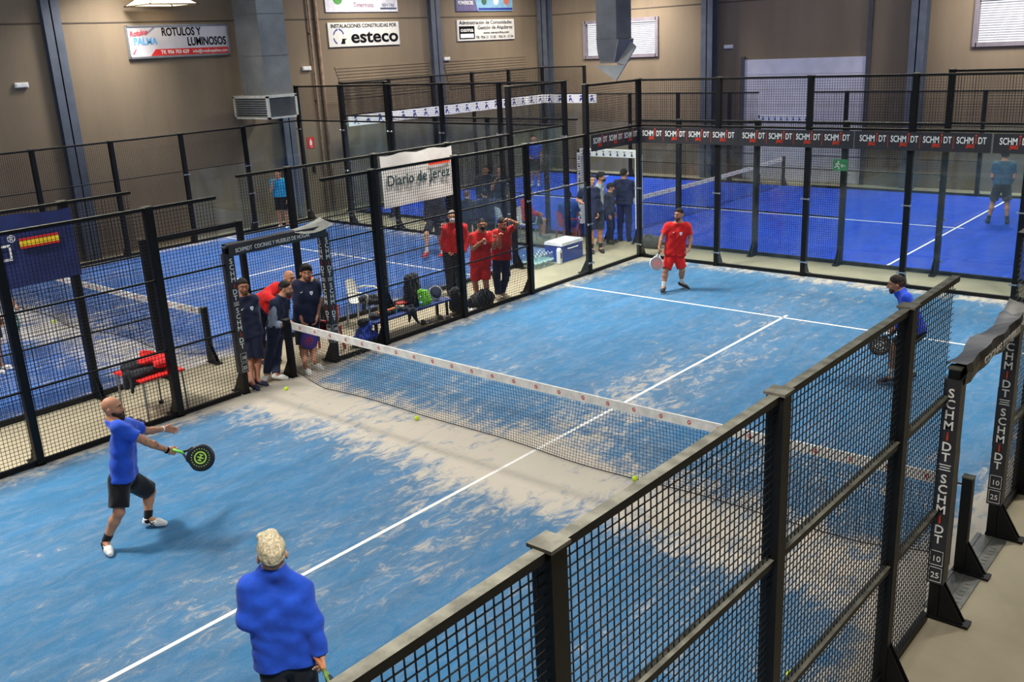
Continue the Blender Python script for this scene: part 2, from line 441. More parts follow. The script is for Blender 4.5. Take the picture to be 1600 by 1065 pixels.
# ------------------------------------------------------------------ enclosures
UP = V(0, 0, 1)
def wires(o, d, s0, s1, z0, z1, t, step=.05, w=.0052):
    """welded wire sheet: crossing square wires"""
    mb = MB(); n = int(round((s1 - s0) / step)); k = int(round((z1 - z0) / step))
    t = np.asarray(t, float)
    for i in range(1, n):
        q = o + d * (s0 + (s1 - s0) * i / n)
        mb.bar(q + UP * z0, q + UP * z1, w, w, d, caps=False)
    for j in range(1, k):
        z = z0 + (z1 - z0) * j / k
        mb.bar(o + d * s0 + UP * z + t * w, o + d * s1 + UP * z + t * w, w, w, t, caps=False)
    return mb
def fence(name, label, o, d, out, posts, panels, rails, group=None, gusset=True, base=True, rthin=True):
    """o: origin, d: direction of run, out: side the feet point to.
    posts (s,h,[clamp heights]); panels (kind,s0,s1,z0,z1); rails (s0,s1,z)"""
    o = np.asarray(o, float); d = np.asarray(d, float); out = np.asarray(out, float)
    mid = o + d * (posts[0][0] + posts[-1][0]) / 2
    root = thing(name, label, 'fence', (mid[0], mid[1], 0), group)
    for s, h, cl in posts:
        q = o + d * s
        mb = MB()
        mb.obox(q + UP * h / 2, d * .05, out * .05, UP * h / 2)
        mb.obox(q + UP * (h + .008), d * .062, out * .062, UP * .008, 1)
        if gusset:
            mb.obox(q + out * .11 + UP * .01, d * .06, out * .16, UP * .01)
            side = [(.05, .02), (.22, .02), (.05, .34)]
            for e in (-.03, .03):
                mb.prism([(a, b) for a, b in side], q + d * (e - .005), out, UP, .01)
        p = mb.build('post', [BLACK, DUST_LIT], root)
        for c in cl:
            m2 = MB()
            m2.obox(q - out * .054 + UP * c, d * .085, out * .006, UP * .012)
            for e in (-.075, .075): m2.cyl(q - out * .052 + d * e + UP * c, q - out * .075 + d * e + UP * c, .022, .02, 10)
            m2.build('glass_clamp', STEEL, p)
    for kind, s0, s1, z0, z1 in panels:
        if kind == 'w': wires(o, d, s0 + .03, s1 - .03, z0, z1, out).build('wire_mesh', WIRE, root)
        else:
            c = o + d * (s0 + s1) / 2 - out * .03 + UP * (z0 + z1) / 2
            MB().obox(c, d * ((s1 - s0) / 2 - .008), out * .006, UP * ((z1 - z0) / 2)).build('glass_pane', GLASS, root)
    for s0, s1, z in rails:
        a = o + d * s0 + UP * z; b = o + d * s1 + UP * z
        mb = MB(); thin = rthin and z < 2.5; w = .018 if thin else .03; hh = .011 if thin else .02
        mb.obox((a + b) / 2, d * ((s1 - s0) / 2), out * w, UP * hh)
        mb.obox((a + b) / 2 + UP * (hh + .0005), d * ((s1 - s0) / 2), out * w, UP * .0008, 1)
        mb.build('rail', [BLACK, DUST_LIT], root)
    if base:
        for s0, s1 in base:
            a = o + d * s0; b = o + d * s1
            MB().obox((a + b) / 2 + UP * .035, d * ((s1 - s0) / 2), out * .025, UP * .035).build('bottom_rail', BLACK, root)
    return root
def side_run(label, o, d, out, far=10, corner=True, group=None, low=False):
    """half of a long side, s measured from the net line"""
    posts = [(2, 3, []), (4, 3, []), (6, 3, [1.9]), (8, 4 if far > 8 and not low else 3, [.25, 1.1, 1.9])]
    panels = [('w', .93, 2, .07, 3), ('w', 2, 4, .07, 3), ('w', 4, 6, .07, 3), ('g', 6, 8, .07, 2), ('w', 6, 8, 2.02, 3)]
    rails = [(.95, 8, 2.98), (.95, 8, 2.0), (.95, 6, 1.0)]
    base = [(.98, 8)]
    if low:
        posts[3] = (8, 3, [.25, 1.1, 1.9]); panels += [('g', 8, 9.93, .07, 3)]; rails += [(8, 9.93, 3.0)]; base = [(.98, 9.93)]
    elif far > 8:
        panels += [('g', 8, 9.93, .07, 3), ('w', 8, 9.93, 3.02, 4)]; rails += [(8, 9.93, 3.0), (8, 9.93, 3.98)]; base = [(.98, 9.93)]
    return fence('court_fence', label, o, d, out, posts, panels, rails, group, base=base, rthin=abs(o[0] - 10) > .1)
def end_run(label, o, d, out, n=5):
    posts = [(2 * k, 4, [.3, 1.6, 2.75]) for k in range(n + 1)]
    panels = []; rails = [(0, 2 * n, 3.0), (0, 2 * n, 3.98)]
    for k in range(n): panels += [('g', 2 * k + .02, 2 * k + 1.98, .07, 2.97), ('w', 2 * k, 2 * k + 2, 3.02, 4)]
    return fence('court_fence', label, o, d, out, posts, panels, rails, base=[(0, 2 * n)])
X, Y = V(1, 0, 0), V(0, 1, 0)
side_run('black mesh fence left of the main court, from gate to the front left', V(0, 0, 0), -Y, -X, 8)
side_run('black mesh and glass fence left of the main court, from gate to far corner', V(0, 0, 0), Y, -X)
side_run('black mesh fence nearest the camera, front right, before the right gate', V(10, 0, 0), -Y, X, 8)
side_run('black mesh fence on the right beyond the right gate', V(10, 0, 0), Y, X)
end_run('glass wall at the far end of the main court with black banners', V(0, 10, 0), X, Y)
side_run('mesh fence of the left court carrying the navy banner with flag', V(-1.87, -.27, 0), -Y, X, 8)
side_run('mesh fence of the left court carrying the white newspaper banner', V(-1.87, -.27, 0), Y, X)
side_run('mesh fence at the far side of the left court, along the beige wall', V(-11.87, -.27, 0), Y, -X, low=True)
end_run('glass wall with mesh top across the far end of the left court', V(-11.87, 9.73, 0), X, Y)
side_run('near side mesh fence of the far royal blue court, right of its white gate', V(-1.8, 11.4, 0), X, -Y)
side_run('near side mesh fence of the far royal blue court, left of its white gate', V(-1.8, 11.4, 0), -X, -Y)
side_run('mesh fence behind the far royal blue court, right of the gate by the roller door', V(-1.8, 21.4, 0), X, Y)
side_run('mesh fence behind the far royal blue court, left of the gate by the roller door', V(-1.8, 21.4, 0), -X, Y)
end_run('glass wall at the left end of the far court with white banner', V(-11.8, 11.4, 0), Y, -X)

# ------------------------------------------------------------------ nets
def net(label, o, d, side, length=10.0, step=.045, bill=.12, tape_h=.07, marks=27, sag=.04, seed=1):
    """net hung between two posts; o = left end on the ground, d along, side = way it billows"""
    rnd = random.Random(seed)
    o = np.asarray(o, float); side = np.asarray(side, float)
    c = o + d * length / 2
    root = thing('padel_net', label, 'net', c)
    n = int(length / step); k = 19; a0, a1 = .14, length - .14
    ph = [rnd.uniform(0, 6.28) for _ in range(4)]
    def top(s): return .92 - sag * math.sin(math.pi * s / length)
    def pt(s, v):   # v 0 at the bottom, 1 under the tape
        wob = .5 + .28 * math.sin(s * 1.1 + ph[0]) + .22 * math.sin(s * 2.3 + ph[1])
        e = min(1, s / .9, (length - s) / .9)
        z = .015 + (1 - e) * .12 + (top(s) - .11 - .015 - (1 - e) * .12) * v
        b = bill * wob * e * (1 - v) ** 1.3 + .02 * math.sin(s * 3.1 + ph[2]) * math.sin(v * 3.1)
        gath = .05 * math.sin(s * 2.9 + ph[3]) * (1 - v) * e
        return o + d * (s + gath) + side * b + UP * z
    P = [[pt(a0 + (a1 - a0) * i / n, (j / k) ** 1.12) for j in range(k + 1)] for i in range(n + 1)]
    mb = MB(); r = .0034
    P = np.array(P)
    # square-knotted mesh, the rows staggered as the cords pull
    for i in range(n + 1):
        for j in range(0, k):
            q = P[i, j].copy(); q2 = P[i, j + 1].copy()
            if j % 2: pass
            mb.bar(q, q2, r, r, d, caps=False)
    for j in range(0, k + 1):
        for i in range(n):
            st = UP * (.008 if (i + j) % 2 else -.002) if 0 < j < k else 0
            st2 = UP * (.008 if (i + 1 + j) % 2 else -.002) if 0 < j < k else 0
            mb.bar(P[i, j] + st, P[i + 1, j] + st2, r, r, side, caps=False)
    mb.build('netting', WIRE, root)
    cord = MB(); cord.loft([P[i, 0] for i in range(0, n + 1, 3)], .007, 5); cord.build('bottom_cord', WIRE, root)
    # tape
    q = MB(); m = 40
    for sd in (-1, 1):
        q.grid([[o + d * (a0 + (a1 - a0) * i / m) + side * .012 * sd + UP * (top(a0 + (a1 - a0) * i / m) - t) for t in ((0, .055, .11) if sd > 0 else (.11, .055, 0))] for i in range(m + 1)])
    q.grid([[o + d * (a0 + (a1 - a0) * i / m) + side * .012 * sd + UP * top(a0 + (a1 - a0) * i / m) for sd in (-1, 1)] for i in range(m + 1)])
    tp = q.build('net_tape', TAPE, root)
    for i in range(marks):
        lg = MB()
        s = .35 + (length - .7) * i / (marks - 1); z = top(s) - .056
        b = o + d * s + side * .0135 + UP * z
        pts = [b + d * math.cos(a) * r_ + UP * math.sin(a) * r_ for a, r_ in [(.9 + t * .5, .026 - .0011 * t) for t in range(16)]]
        if np.dot(np.cross(d, UP), side) < 0: pts = pts[::-1]
        lg.loft(pts, [.003 + .0035 * math.sin(math.pi * t / 15) for t in range(16)], 4)
        lg.build('spiral_mark', RED, tp)
    for s in (0, length):
        q0 = o + d * s; t = MB(); od = d * (-1 if s == 0 else 1)
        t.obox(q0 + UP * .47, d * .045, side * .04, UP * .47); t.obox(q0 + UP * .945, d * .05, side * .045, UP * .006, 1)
        t.obox(q0 + od * .1 + UP * .008, d * .16, side * .06, UP * .008)
        for e in (-.03, .03): t.prism([(.045, .016), (.22, .016), (.045, .3)] , q0 + side * (e - .005), od, UP, .01)
        t.build('net_post', [BLACK, DUST_LIT], root)
        t = MB(); t.cyl(q0 - od * .1 + UP * .02, q0 - od * .1 + UP * .9, .009, n=8); t.bar(q0 - od * .1 + UP * .86, q0 + UP * .86, .012, .012)
        t.build('tension_rod', BLACK, root)
    return root
net('net across the main court with white tape and red spiral marks', (0, 0, 0), X, -Y, seed=4)
net('net across the left court behind the mesh fence', (-11.87, -.27, 0), X, -Y, seed=7, bill=.3)
net('net across the far royal blue court behind the glass', (-1.8, 11.4, 0), Y, X, seed=9, step=.06)

# ------------------------------------------------------------------ gates
def gate(label, o, d, out, beam=None, wrap=None, seed=0, fold=0):
    """o centre of the opening on the ground, d along the fence, out = side the camera reads"""
    o, d, out = (np.asarray(q, float) for q in (o, d, out))
    root = thing('court_gate', label, 'gate', o)
    for sg in (-1, 1):
        q = o + d * .88 * sg; mb = MB()
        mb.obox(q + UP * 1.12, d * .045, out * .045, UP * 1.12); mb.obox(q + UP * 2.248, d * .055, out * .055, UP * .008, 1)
        foot = out if wrap != 'in' else -out
        mb.obox(q + foot * .12 + UP * .01, d * .06, out * .17, UP * .01)
        for e in (-.03, .03): mb.prism([(.04, .02), (.25, .02), (.04, .38)], q + d * (e - .005), foot, UP, .01)
        p = mb.build('gate_post', [BLACK, DUST_LIT], root)
        if wrap:
            white = wrap == 'white'
            m2 = MB(); hw = .066
            for z0, z1, k in ((.34, .95, 1.0), (.95, 1.55, 1.04), (1.55, 2.16, 1.0)):
                m2.obox(q + UP * (z0 + z1) / 2, d * hw * k, out * hw * k, UP * (z1 - z0) / 2)
            w_ = m2.build('post_pad', WHITE if white else BANNER, root)
            if white:
                for j in range(9):
                    t = MB(); z = .5 + j * .19
                    for nn, uu in ((out, np.cross(UP, out)), ):
                        b = q + nn * (hw * 1.05 + .001) + UP * z
                        t.prism([(-.03, -.03), (.035, -.03), (.0, .04)], b, uu, UP, .003); t.prism([(-.04, .045), (.03, .045), (.03, .06), (-.04, .06)], b, uu, UP, .003)
                    t.build('club_mark', NAVYINK, w_)
                continue
            hl = hw * 1.05 + .002
            nd = V(0, -1, 0)
            faces = [(out, np.cross(UP, out))] if wrap == 'in' else []
            if wrap == 'out' or sg > 0: faces.append((nd, np.cross(UP, nd)))
            for nn, uu in faces:
                z = 2.085
                for wd in range(2):
                    tw, tr = MB(), MB()
                    for ch in 'SCHMiDT':
                        tw.text(ch, q + nn * hl + UP * (z - .07), uu, UP, .073, int(ch == 'i'), bold=.014)
                        z -= .0915
                    if wd == 0:
                        for j in range(3): tr.obox(q + nn * (hl + .002) + UP * (z - .012 - j * .022), uu * (.045 - .006 * (j % 2)), nn * .001, UP * .004)
                        z -= .10
                    tw.build('lettering', [LETTER, ORANGERED], w_); tr.build('small_print', LETTER, w_)
                for j, t in enumerate(('10', '25')):
                    zc = .585 - j * .155; tw = MB()
                    tw.text(t, q + nn * hl + UP * (zc - .03), uu, UP, .05)
                    b = q + nn * (hl + .001) + UP * zc
                    for a, c, e, f in ((-.05, -.065, .05, -.065), (-.05, .065, .05, .065), (-.05, -.065, -.05, .065), (.05, -.065, .05, .065)):
                        tw.bar(b + uu * a + UP * c, b + uu * e + UP * f, .004, .003, nn)
                    tw.build('price_mark' if False else 'number_box', LETTER, w_)
    a, b = o - d * .93 + UP * 2.2, o + d * .93 + UP * 2.2
    MB().bar(a, b, .08, .08, out).build('gate_beam', BLACK, root)
    if beam:
        if wrap == 'white':
            MB().obox(o + UP * 2.17, d * .86, out * .06, UP * .09).build('beam_pad', WHITE, root)
            uu = np.cross(UP, out)
            for j in range(8):
                t = MB(); b = o + uu * (-.75 + j * .21) + out * .062 + UP * 2.15
                t.prism([(-.03, -.04), (.04, -.04), (.0, .05)], b, uu, UP, .003); t.prism([(-.045, .055), (.03, .055), (.03, .07), (-.045, .07)], b, uu, UP, .003)
                t.build('club_mark', NAVYINK, root)
        else:
            uu = np.cross(UP, out); rr = np.random.default_rng(seed); n = 14; rows = []
            for i in range(n + 1):
                s = -.9 + 1.8 * i / n; sag = .035 * math.sin(i * .9 + seed) * (1 if fold else .25); w = .075 + .012 * math.sin(i * 1.7)
                c = o + uu * s + UP * (2.2 + sag * .6)
                rows.append([c - out * w + UP * .05, c - out * w + UP * (.085 + sag * .4), c + out * w + UP * (.085 - .3 * sag), c + out * (w + .014) + UP * (.02 + sag * .3), c + out * w - UP * (.085 + .3 * sag), c - out * w * .8 - UP * .085])
            m2 = MB(); m2.grid(rows); g_ = m2.build('beam_pad', BANNER, root, smooth=False)
            tw = MB(); tw.text(beam, o + uu * (-.12 if not fold else .1) + out * .094 + UP * 2.165, uu, UP, .058, width=1.35 if not fold else 1.1, bold=.01)
            tw.build('lettering', LETTER, g_)
            # torn end of the vinyl curling up at the right
            e = o + uu * .9 + UP * 2.24; fl = []
            for i in range(7):
                t = i / 6; s_ = -.62 * (1 - t) * (1.0 if not fold else .55)
                fl.append([e + uu * (s_ + .02) - out * .08 + UP * (.05 + .10 * t * t), e + uu * (s_ + .05) + out * .02 + UP * (.055 + .05 * t), e + uu * (s_ + .10 * t) + out * (.10 + .05 * t) + UP * (.03 - .07 * t * (1 - t) * 4 + .02 * t)])
            MB().grid(fl).build('torn_vinyl', mat('vinyl_back', (150, 148, 138), .7, var=.2), root, smooth=True)
    return root
gate('left gate of the main court with black lettered pads and torn lettered beam', (0, 0, 0), Y, X, 'SCHMiDT  COCINAS Y MUEBLES DE HOGAR', 'in', 1)
gate('right gate of the main court with black lettered pads and crumpled beam cover', (10.045, 0, 0), Y, X, 'COCINAS Y MUEBLES', 'out', 3, fold=1)
for y0, y1, lb in ((-.80, -.07, 'grey steel threshold plate of the right gate, nearer the camera'), (.07, .80, 'grey steel threshold plate of the right gate, beyond the net post')):
    mb = MB(); mb.box(9.93, 10.20, y0, y1, -.011, .004); mb.box(9.93, 9.97, y0, y1, .004, .012); mb.box(10.06, 10.075, y0, y1, .004, .009)
    for k in range(8): mb.box(10.11, 10.16, y0 + .08 + k * .07, y0 + .11 + k * .07, .004, .008)
    tag(mb.build('threshold_plate', mat('worn_steel', (98, 98, 92), .4, var=.3, metal=.5), origin=(10.06, (y0 + y1) / 2, 0)), lb, 'threshold')
gate('plain black gate frame of the left court behind the left gate', (-1.87, -.27, 0), Y, X)
gate('white padded gate of the far court on its near side, beside the glass corner', (-1.8, 11.4, 0), X, -Y, 'w', 'white')
gate('white padded gate of the far court against the back wall by the roller door', (-1.8, 21.4, 0), X, -Y, 'w', 'white')

# ------------------------------------------------------------------ banners
def schmidt(tw, tr, o, u, h, w):
    """the two-tone word, red dotted i, small red line below"""
    n = np.cross(u, UP)
    tw.text('SCHM', o + u * w * .075, u, UP, h, width=w * .54, align='RIGHT', bold=.012)
    tw.text('DT', o + u * w * .345, u, UP, h, width=w * .26, bold=.012)
    c = o + u * w * .145
    tw.obox(c + UP * h * .5 + n * .004, u * w * .014, n * .003, UP * h * .5, 1); tw.cyl(c + UP * h * 1.25 + n * .001, c + UP * h * 1.25 + n * .007, h * .15, n=8, m=1)
    tr.text('JEREZ', o - u * w * .02 - UP * h * .62, u, UP, h * .48, width=w * .28, bold=.02)
def word_banner(label, o, u, words, z0, z1, tilt=0):
    """o, u: start and direction; words: centres along u"""
    o = np.asarray(o, float); n = np.cross(u, UP); L = words[-1] + .34
    root = thing('banner', label, 'banner', o + u * L / 2 + UP * z0)
    MB().obox(o + u * (L / 2) + UP * (z0 + z1) / 2, u * (L / 2 - .01), n * .006, UP * (z1 - z0) / 2).build('banner_cloth', BANNER, root)
    for k, s in enumerate(words):
        tw, tr = MB(), MB()
        schmidt(tw, tr, o + u * s + n * .006 + UP * (z0 + .155), u, .115, .52)
        if k and words[k] - words[k - 1] < .62: MB().obox(o + u * (s - .30) + n * .008 + UP * (z0 + z1) / 2, u * .003, n * .001, UP * .12).build('divider', ORANGERED, root)
        tw.build('lettering', [LETTER, ORANGERED], root); tr.build('red_lettering', ORANGERED, root)
W4 = [.36 + .585 * k for k in range(4)]
for k, (x0, lb) in enumerate(((.06, 'first lettered black banner from the left on the far glass wall'), (2.5, 'second lettered black banner from the left on the far glass wall'), (4.95, 'third lettered black banner from the left on the far glass wall'), (7.42, 'lettered black banner at the right picture edge on the far glass wall'))):
    word_banner(lb, (x0, 9.90, 0), X, W4, 2.63, 2.97)
word_banner('short lettered black banner on the side glass left of the far corner post', (.075, 8.06, 0), Y, [.33, .91, 1.49], 2.63, 2.97)

def club_banner(label, o, u, L, z0, z1, n_):
    o = np.asarray(o, float); n = np.cross(u, UP)
    root = thing('banner', label, 'banner', o + u * L / 2 + UP * z0)
    MB().obox(o + u * L / 2 + UP * (z0 + z1) / 2, u * L / 2, n * .006, UP * (z1 - z0) / 2).build('banner_cloth', WHITE, root)
    k = int(L / .5)
    for j in range(k):
        t = MB()
        b = o + u * (.3 + (L - .5) * j / max(1, k - 1)) + n * .006 + UP * (z0 + .06)
        t.prism([(-.07, 0), (-.03, 0), (.0, .07), (-.02, .14), (-.06, .10)], b, u, UP, .003); t.prism([(-.02, .10), (.06, .02), (.09, .03), (.03, .15)], b, u, UP, .003)
        t.prism([(-.07, .17), (.03, .17), (.05, .22), (-.05, .22)], b, u, UP, .003); t.prism([(.06, -.02), (.15, -.02), (.15, 0), (.06, 0)], b, u, UP, .003)
        t.build('club_mark', NAVYINK, root)
club_banner('long white banner with blue marks along the left end of the far court', (-11.72, 11.5, 0), Y, 9.8, 2.66, 2.98, 0)
club_banner('short white banner with blue marks round the far court corner', (-11.7, 21.3, 0), X, 2.5, 2.66, 2.98, 0)

# blue banner with a flag on the left court fence, white newspaper banner further along
def sheet(label, y0, y1, z0, z1, m, x=-1.80):
    root = thing('banner', label, 'banner', (x, (y0 + y1) / 2, z0))
    n = 12; P = [[V(x + .012 * math.sin(i * .9 + j * .7), y0 + (y1 - y0) * i / n, z0 + (z1 - z0) * j / 6 - (.02 * math.sin(i * 1.3) if j == 6 else 0)) for j in range(7)] for i in range(n + 1)]
    mb = MB(); mb.grid([r for r in P]); mb.grid([[q - X * .004 for q in r[::-1]] for r in P]); mb.build('banner_cloth', m, root, smooth=True)
    return root
b = sheet('navy blue banner with a red and yellow flag on the fence at left', -4.95, -2.2, 1.92, 2.92, mat('navy_vinyl', (38, 48, 98), .45, var=.18, scale=3, bump=.3, bscale=4))
fl = MB(); xo = -1.776
fl.obox((xo, -2.72, 2.52), (0, .28, 0), (.002, 0, 0), (0, 0, .075)); fl.build('flag_red', RED, b)
MB().obox((xo + .002, -2.72, 2.52), (0, .28, 0), (.002, 0, 0), (0, 0, .038)).build('flag_yellow', mat('flag_yellow', (245, 205, 40), .6), b)
t = MB(); t.text('®', (xo, -3.10, 2.56), Y, UP, .10)
for a, c, e, f in ((-3.36, 2.33, -3.14, 2.33), (-3.36, 2.52, -3.14, 2.52), (-3.14, 2.33, -3.14, 2.52), (-3.36, 2.33, -3.36, 2.52)): t.bar((xo, a - .012 * (c == f), c), (xo, e + .012 * (c == f), f), .004, .03, X)
t.text('JOM', (xo, -4.05, 2.33), Y, UP, .20, width=1.0, bold=.01) if False else None
t.build('lettering', LETTER, b)
b = sheet('white newspaper banner with dark green lettering on the left court fence', 3.83, 5.78, 1.95, 2.95, mat('white_tarp', (214, 208, 200), .6, var=.06, scale=3))
t = MB(); t.text('Diario de Jerez', (-1.775, 4.80, 2.36), Y, UP, .20, width=1.72, bold=.012); t.build('lettering', mat('ink_green', (34, 62, 66), .6), b)
MB().obox((-1.773, 5.38, 2.66), (0, .30, 0), (.002, 0, 0), (0, 0, .028)).build('red_bar', ORANGERED, b)

# ------------------------------------------------------------------ boards on the left wall
BOARDW = mat('board_white', (206, 203, 196), .7, var=.04, spec=.15)
SIL = mat('silver_board', (200, 196, 200), .4, var=.08, scale=1.5)
def board(label, y0, y1, z0, z1, m, frame=None):
    root = thing('sign_board', label, 'sign', (XW, (y0 + y1) / 2, z0))
    MB().box(XW + .001, XW + .05, y0, y1, z0, z1).build('panel', m, root)
    if frame:
        f = MB(); t = .025
        f.box(XW, XW + .075, y0 - t, y0 + t, z0 - t, z1 + t); f.box(XW, XW + .075, y1 - t, y1 + t, z0 - t, z1 + t); f.box(XW, XW + .075, y0, y1, z0 - t, z0 + t); f.box(XW, XW + .075, y0, y1, z1 - t, z1 + t)
        f.build('frame', frame, root)
    return root
XS = XW + .051
r = board('red and silver sign board with large black lettering on the left wall', 5.02, 8.08, 5.0, 5.8, SIL, STEEL)
m_ = MB(); m_.prism([(5.62, 5.03), (8.04, 5.03), (8.04, 5.2), (5.78, 5.2)], (XS, 0, 0), Y, UP, .003); m_.build('red_strip', RED, r)
t = MB(); t.build('lettering', INK, r); t = MB(); t.text('ROTULOS Y', (XS, 6.62, 5.54), Y, UP, .2, width=1.2, bold=.025); t.build('lettering', INK, r); t = MB(); t.text('LUMINOSOS', (XS, 7.38, 5.27), Y, UP, .21, width=1.22, bold=.025); t.build('lettering', INK, r)
t = MB(); t.build('lettering', WHITE, r); t = MB(); t.text('Tlf. 956 703 629', (XS + .004, 6.35, 5.075), Y, UP, .09, width=.85, bold=.02); t.build('lettering', WHITE, r); t = MB(); t.text('info@rotulospalma.com', (XS + .004, 7.45, 5.075), Y, UP, .08, width=1.1, bold=.01); t.build('lettering', WHITE, r)
t = MB(); t.text('Rotulos', (XS, 5.36, 5.56), unit(V(0, 1, .12)), UP, .13, width=.5, bold=.03); t.prism([(5.15, 5.08), (5.24, 5.22), (5.22, 5.23), (5.11, 5.09)], (XS, 0, 0), Y, UP, .003); t.build('lettering', mat('sign_pink', (205, 70, 86), .5), r)
t = MB(); t.text('PALMA', (XS, 5.52, 5.33), Y, UP, .17, width=.68, bold=.03); t.build('lettering', mat('sign_skyblue', (96, 170, 222), .5), r)
MB().prism([(5.55, 5.55), (5.85, 5.74), (5.81, 5.77), (5.53, 5.6)], (XS, 0, 0), Y, UP, .003).build('pencil', mat('sign_grey', (130, 130, 150), .5), r)
r = board('white sign board with blue ring letter and black lettering on the left wall', 11.73, 14.75, 5.06, 5.79, BOARDW)
t = MB(); t.text('INSTALACIONES CONSTRUIDAS POR', (XS, 13.24, 5.63), Y, UP, .11, width=2.8, bold=.018); t.text('esteco', (XS, 13.66, 5.17), Y, UP, .38, width=2.05, bold=.025)
t.prism([(12.2, 5.14), (12.38, 5.14), (12.38, 5.30), (12.28, 5.30), (12.42, 5.34), (12.46, 5.30), (12.46, 5.14)][:4], (XS, 0, 0), Y, UP, .003); t.prism([(12.26, 5.27), (12.44, 5.27), (12.44, 5.30), (12.26, 5.30)], (XS, 0, 0), Y, UP, .003); t.build('lettering', INK, r)
t = MB()
for a0, a1 in ((20, 85), (97, 165), (190, 245)):
    P = []
    for k in range(9):
        A = math.radians(a0 + (a1 - a0) * k / 8); P.append([V(XS + .002, 12.14 + math.cos(A) * q, 5.36 + math.sin(A) * q * 1.05) for q in (.19, .235)])
    t.grid([[q for q in row[::-1]] for row in P])
t.build('ring', NAVYINK, r)
r = board('pale sign board with green circle above the white ring letter board', 11.72, 14.77, 6.1, 6.85, mat('pale_board', (206, 204, 210), .5))
t = MB(); t.cyl((XS, 12.22, 6.52), (XS + .004, 12.22, 6.52), .2, n=20); t.build('green_circle', mat('sign_green', (70, 140, 60), .6), r)
t = MB(); t.text('Timermans', (XS, 13.28, 6.24), Y, UP, .15, width=.85); t.build('lettering', mat('sign_plum', (120, 70, 100), .6), r)
t = MB(); t.build('lettering', mat('sign_slate', (70, 80, 100), .6), r); t = MB(); t.text('SENTRE', (XS, 14.35, 6.26), Y, UP, .09, width=.55); t.obox((XS, 14.35, 6.2), (0, .36, 0), (.002, 0, 0), (0, 0, .03)); t.build('lettering', mat('sign_slate', (70, 80, 100), .6), r); t = MB(); t.text('agua', (XS, 12.22, 6.17), Y, UP, .06, width=.5) if False else None; t.build('lettering', mat('sign_slate', (70, 80, 100), .6), r)
r = board('white sign board with black name box on the left wall, lower right', 17.6, 20.74, 5.08, 5.8, BOARDW)
t = MB(); t.build('lettering', mat('print_brownblack', (30, 26, 30), .8, spec=.1), r); t = MB(); t.text('Administración de Comunidades', (XS, 19.15, 5.64), Y, UP, .125, width=2.9, bold=.012); t.build('lettering', mat('print_brownblack', (30, 26, 30), .8, spec=.1), r); t = MB(); t.text('Gestión de Alquileres', (XS, 19.65, 5.46), Y, UP, .125, width=1.95, bold=.012); t.build('lettering', mat('print_brownblack', (30, 26, 30), .8, spec=.1), r); t = MB(); t.text('www.osmayoliva.com', (XS, 19.7, 5.30), Y, UP, .085, width=1.45, bold=.012); t.build('lettering', mat('print_brownblack', (30, 26, 30), .8, spec=.1), r); t = MB(); t.text('Tlf.: 956 31 12 50 - 956 31 12 54', (XS, 19.6, 5.14), Y, UP, .09, width=2.1, bold=.012); t.build('lettering', mat('print_brownblack', (30, 26, 30), .8, spec=.1), r)
t = MB(); t.box(XS, XS + .003, 17.68, 18.5, 5.14, 5.58); t.build('name_box', INK, r)
t = MB(); t.text('osma', (XS + .003, 18.09, 5.39), Y, UP, .14, width=.68, bold=.01); t.box(XS + .003, XS + .006, 17.74, 18.44, 5.18, 5.32); t.build('lettering', WHITE, r)
r = board('blue and purple sign board with three racket shapes above the name box board', 17.62, 20.7, 6.09, 6.85, mat('board_teal', (120, 160, 185), .5))
t = MB(); t.prism([(17.62, 6.09), (18.75, 6.09), (18.5, 6.85), (17.62, 6.85)], (XS, 0, 0), Y, UP, .002); t.build('purple_field', mat('board_purple', (92, 84, 124), .5), r)
t = MB(); t.build('lettering', WHITE, r); t = MB(); t.text('POWERSCRE', (XS + .003, 18.1, 6.32), Y, UP, .12, width=.8, bold=.02); t.build('lettering', WHITE, r); t = MB(); t.text('www', (XS + .003, 18.0, 6.17), Y, UP, .05, width=.5) if False else None; t.build('lettering', WHITE, r)
for yc, c_ in ((19.1, (50, 90, 70)), (19.75, (214, 214, 224)), (20.35, (196, 100, 80))):
    t = MB(); t.cyl((XS, yc, 6.44), (XS + .004, yc, 6.44), .14, n=16); t.build('racket_print', mat('print_%d' % c_[0], c_, .6), r)
MB().box(XS, XS + .003, 18.78, 20.68, 6.12, 6.2).build('strip', NAVYINK, r)

# ------------------------------------------------------------------ wall fittings
def fitting(loc, ax, label):
    mb = MB(); x, y, z = loc
    if ax == 'x': mb.box(x, x + .07, y - .16, y + .16, z - .06, z + .06); mb.box(x + .07, x + .085, y - .13, y + .13, z - .04, z + .04)
    else: mb.box(x - .16, x + .16, y - .07, y, z - .06, z + .06); mb.box(x - .13, x + .13, y - .085, y - .07, z - .04, z + .04)
    o = mb.build('emergency_light', mat('white_plastic', (222, 220, 214), .4), origin=loc); tag(o, label, 'emergency light')
fitting((XW, 2.1, 4.49), 'x', 'small white emergency light at the left picture edge on the left wall')
fitting((XW, 10.75, 4.47), 'x', 'small white emergency light on the left wall beside the air duct')
fitting((XW, 16.95, 4.5), 'x', 'small white emergency light on the left wall below the name box board')
fitting((-4.45, YB, 4.45), 'y', 'small white emergency light on the back wall left of the roller door')
r = thing('fire_sign', 'small red fire extinguisher sign on the left wall', 'sign', (XW, 10.63, 2.1))
MB().box(XW, XW + .01, 10.49, 10.77, 2.06, 2.40).build('plate', RED, r)
t = MB(); t.box(XW + .01, XW + .016, 10.585, 10.675, 2.15, 2.29); t.box(XW + .01, XW + .016, 10.61, 10.65, 2.29, 2.35); t.bar((XW + .014, 10.6, 2.1), (XW + .014, 10.7, 2.1), .004, .02); t.build('pictogram', WHITE, r)
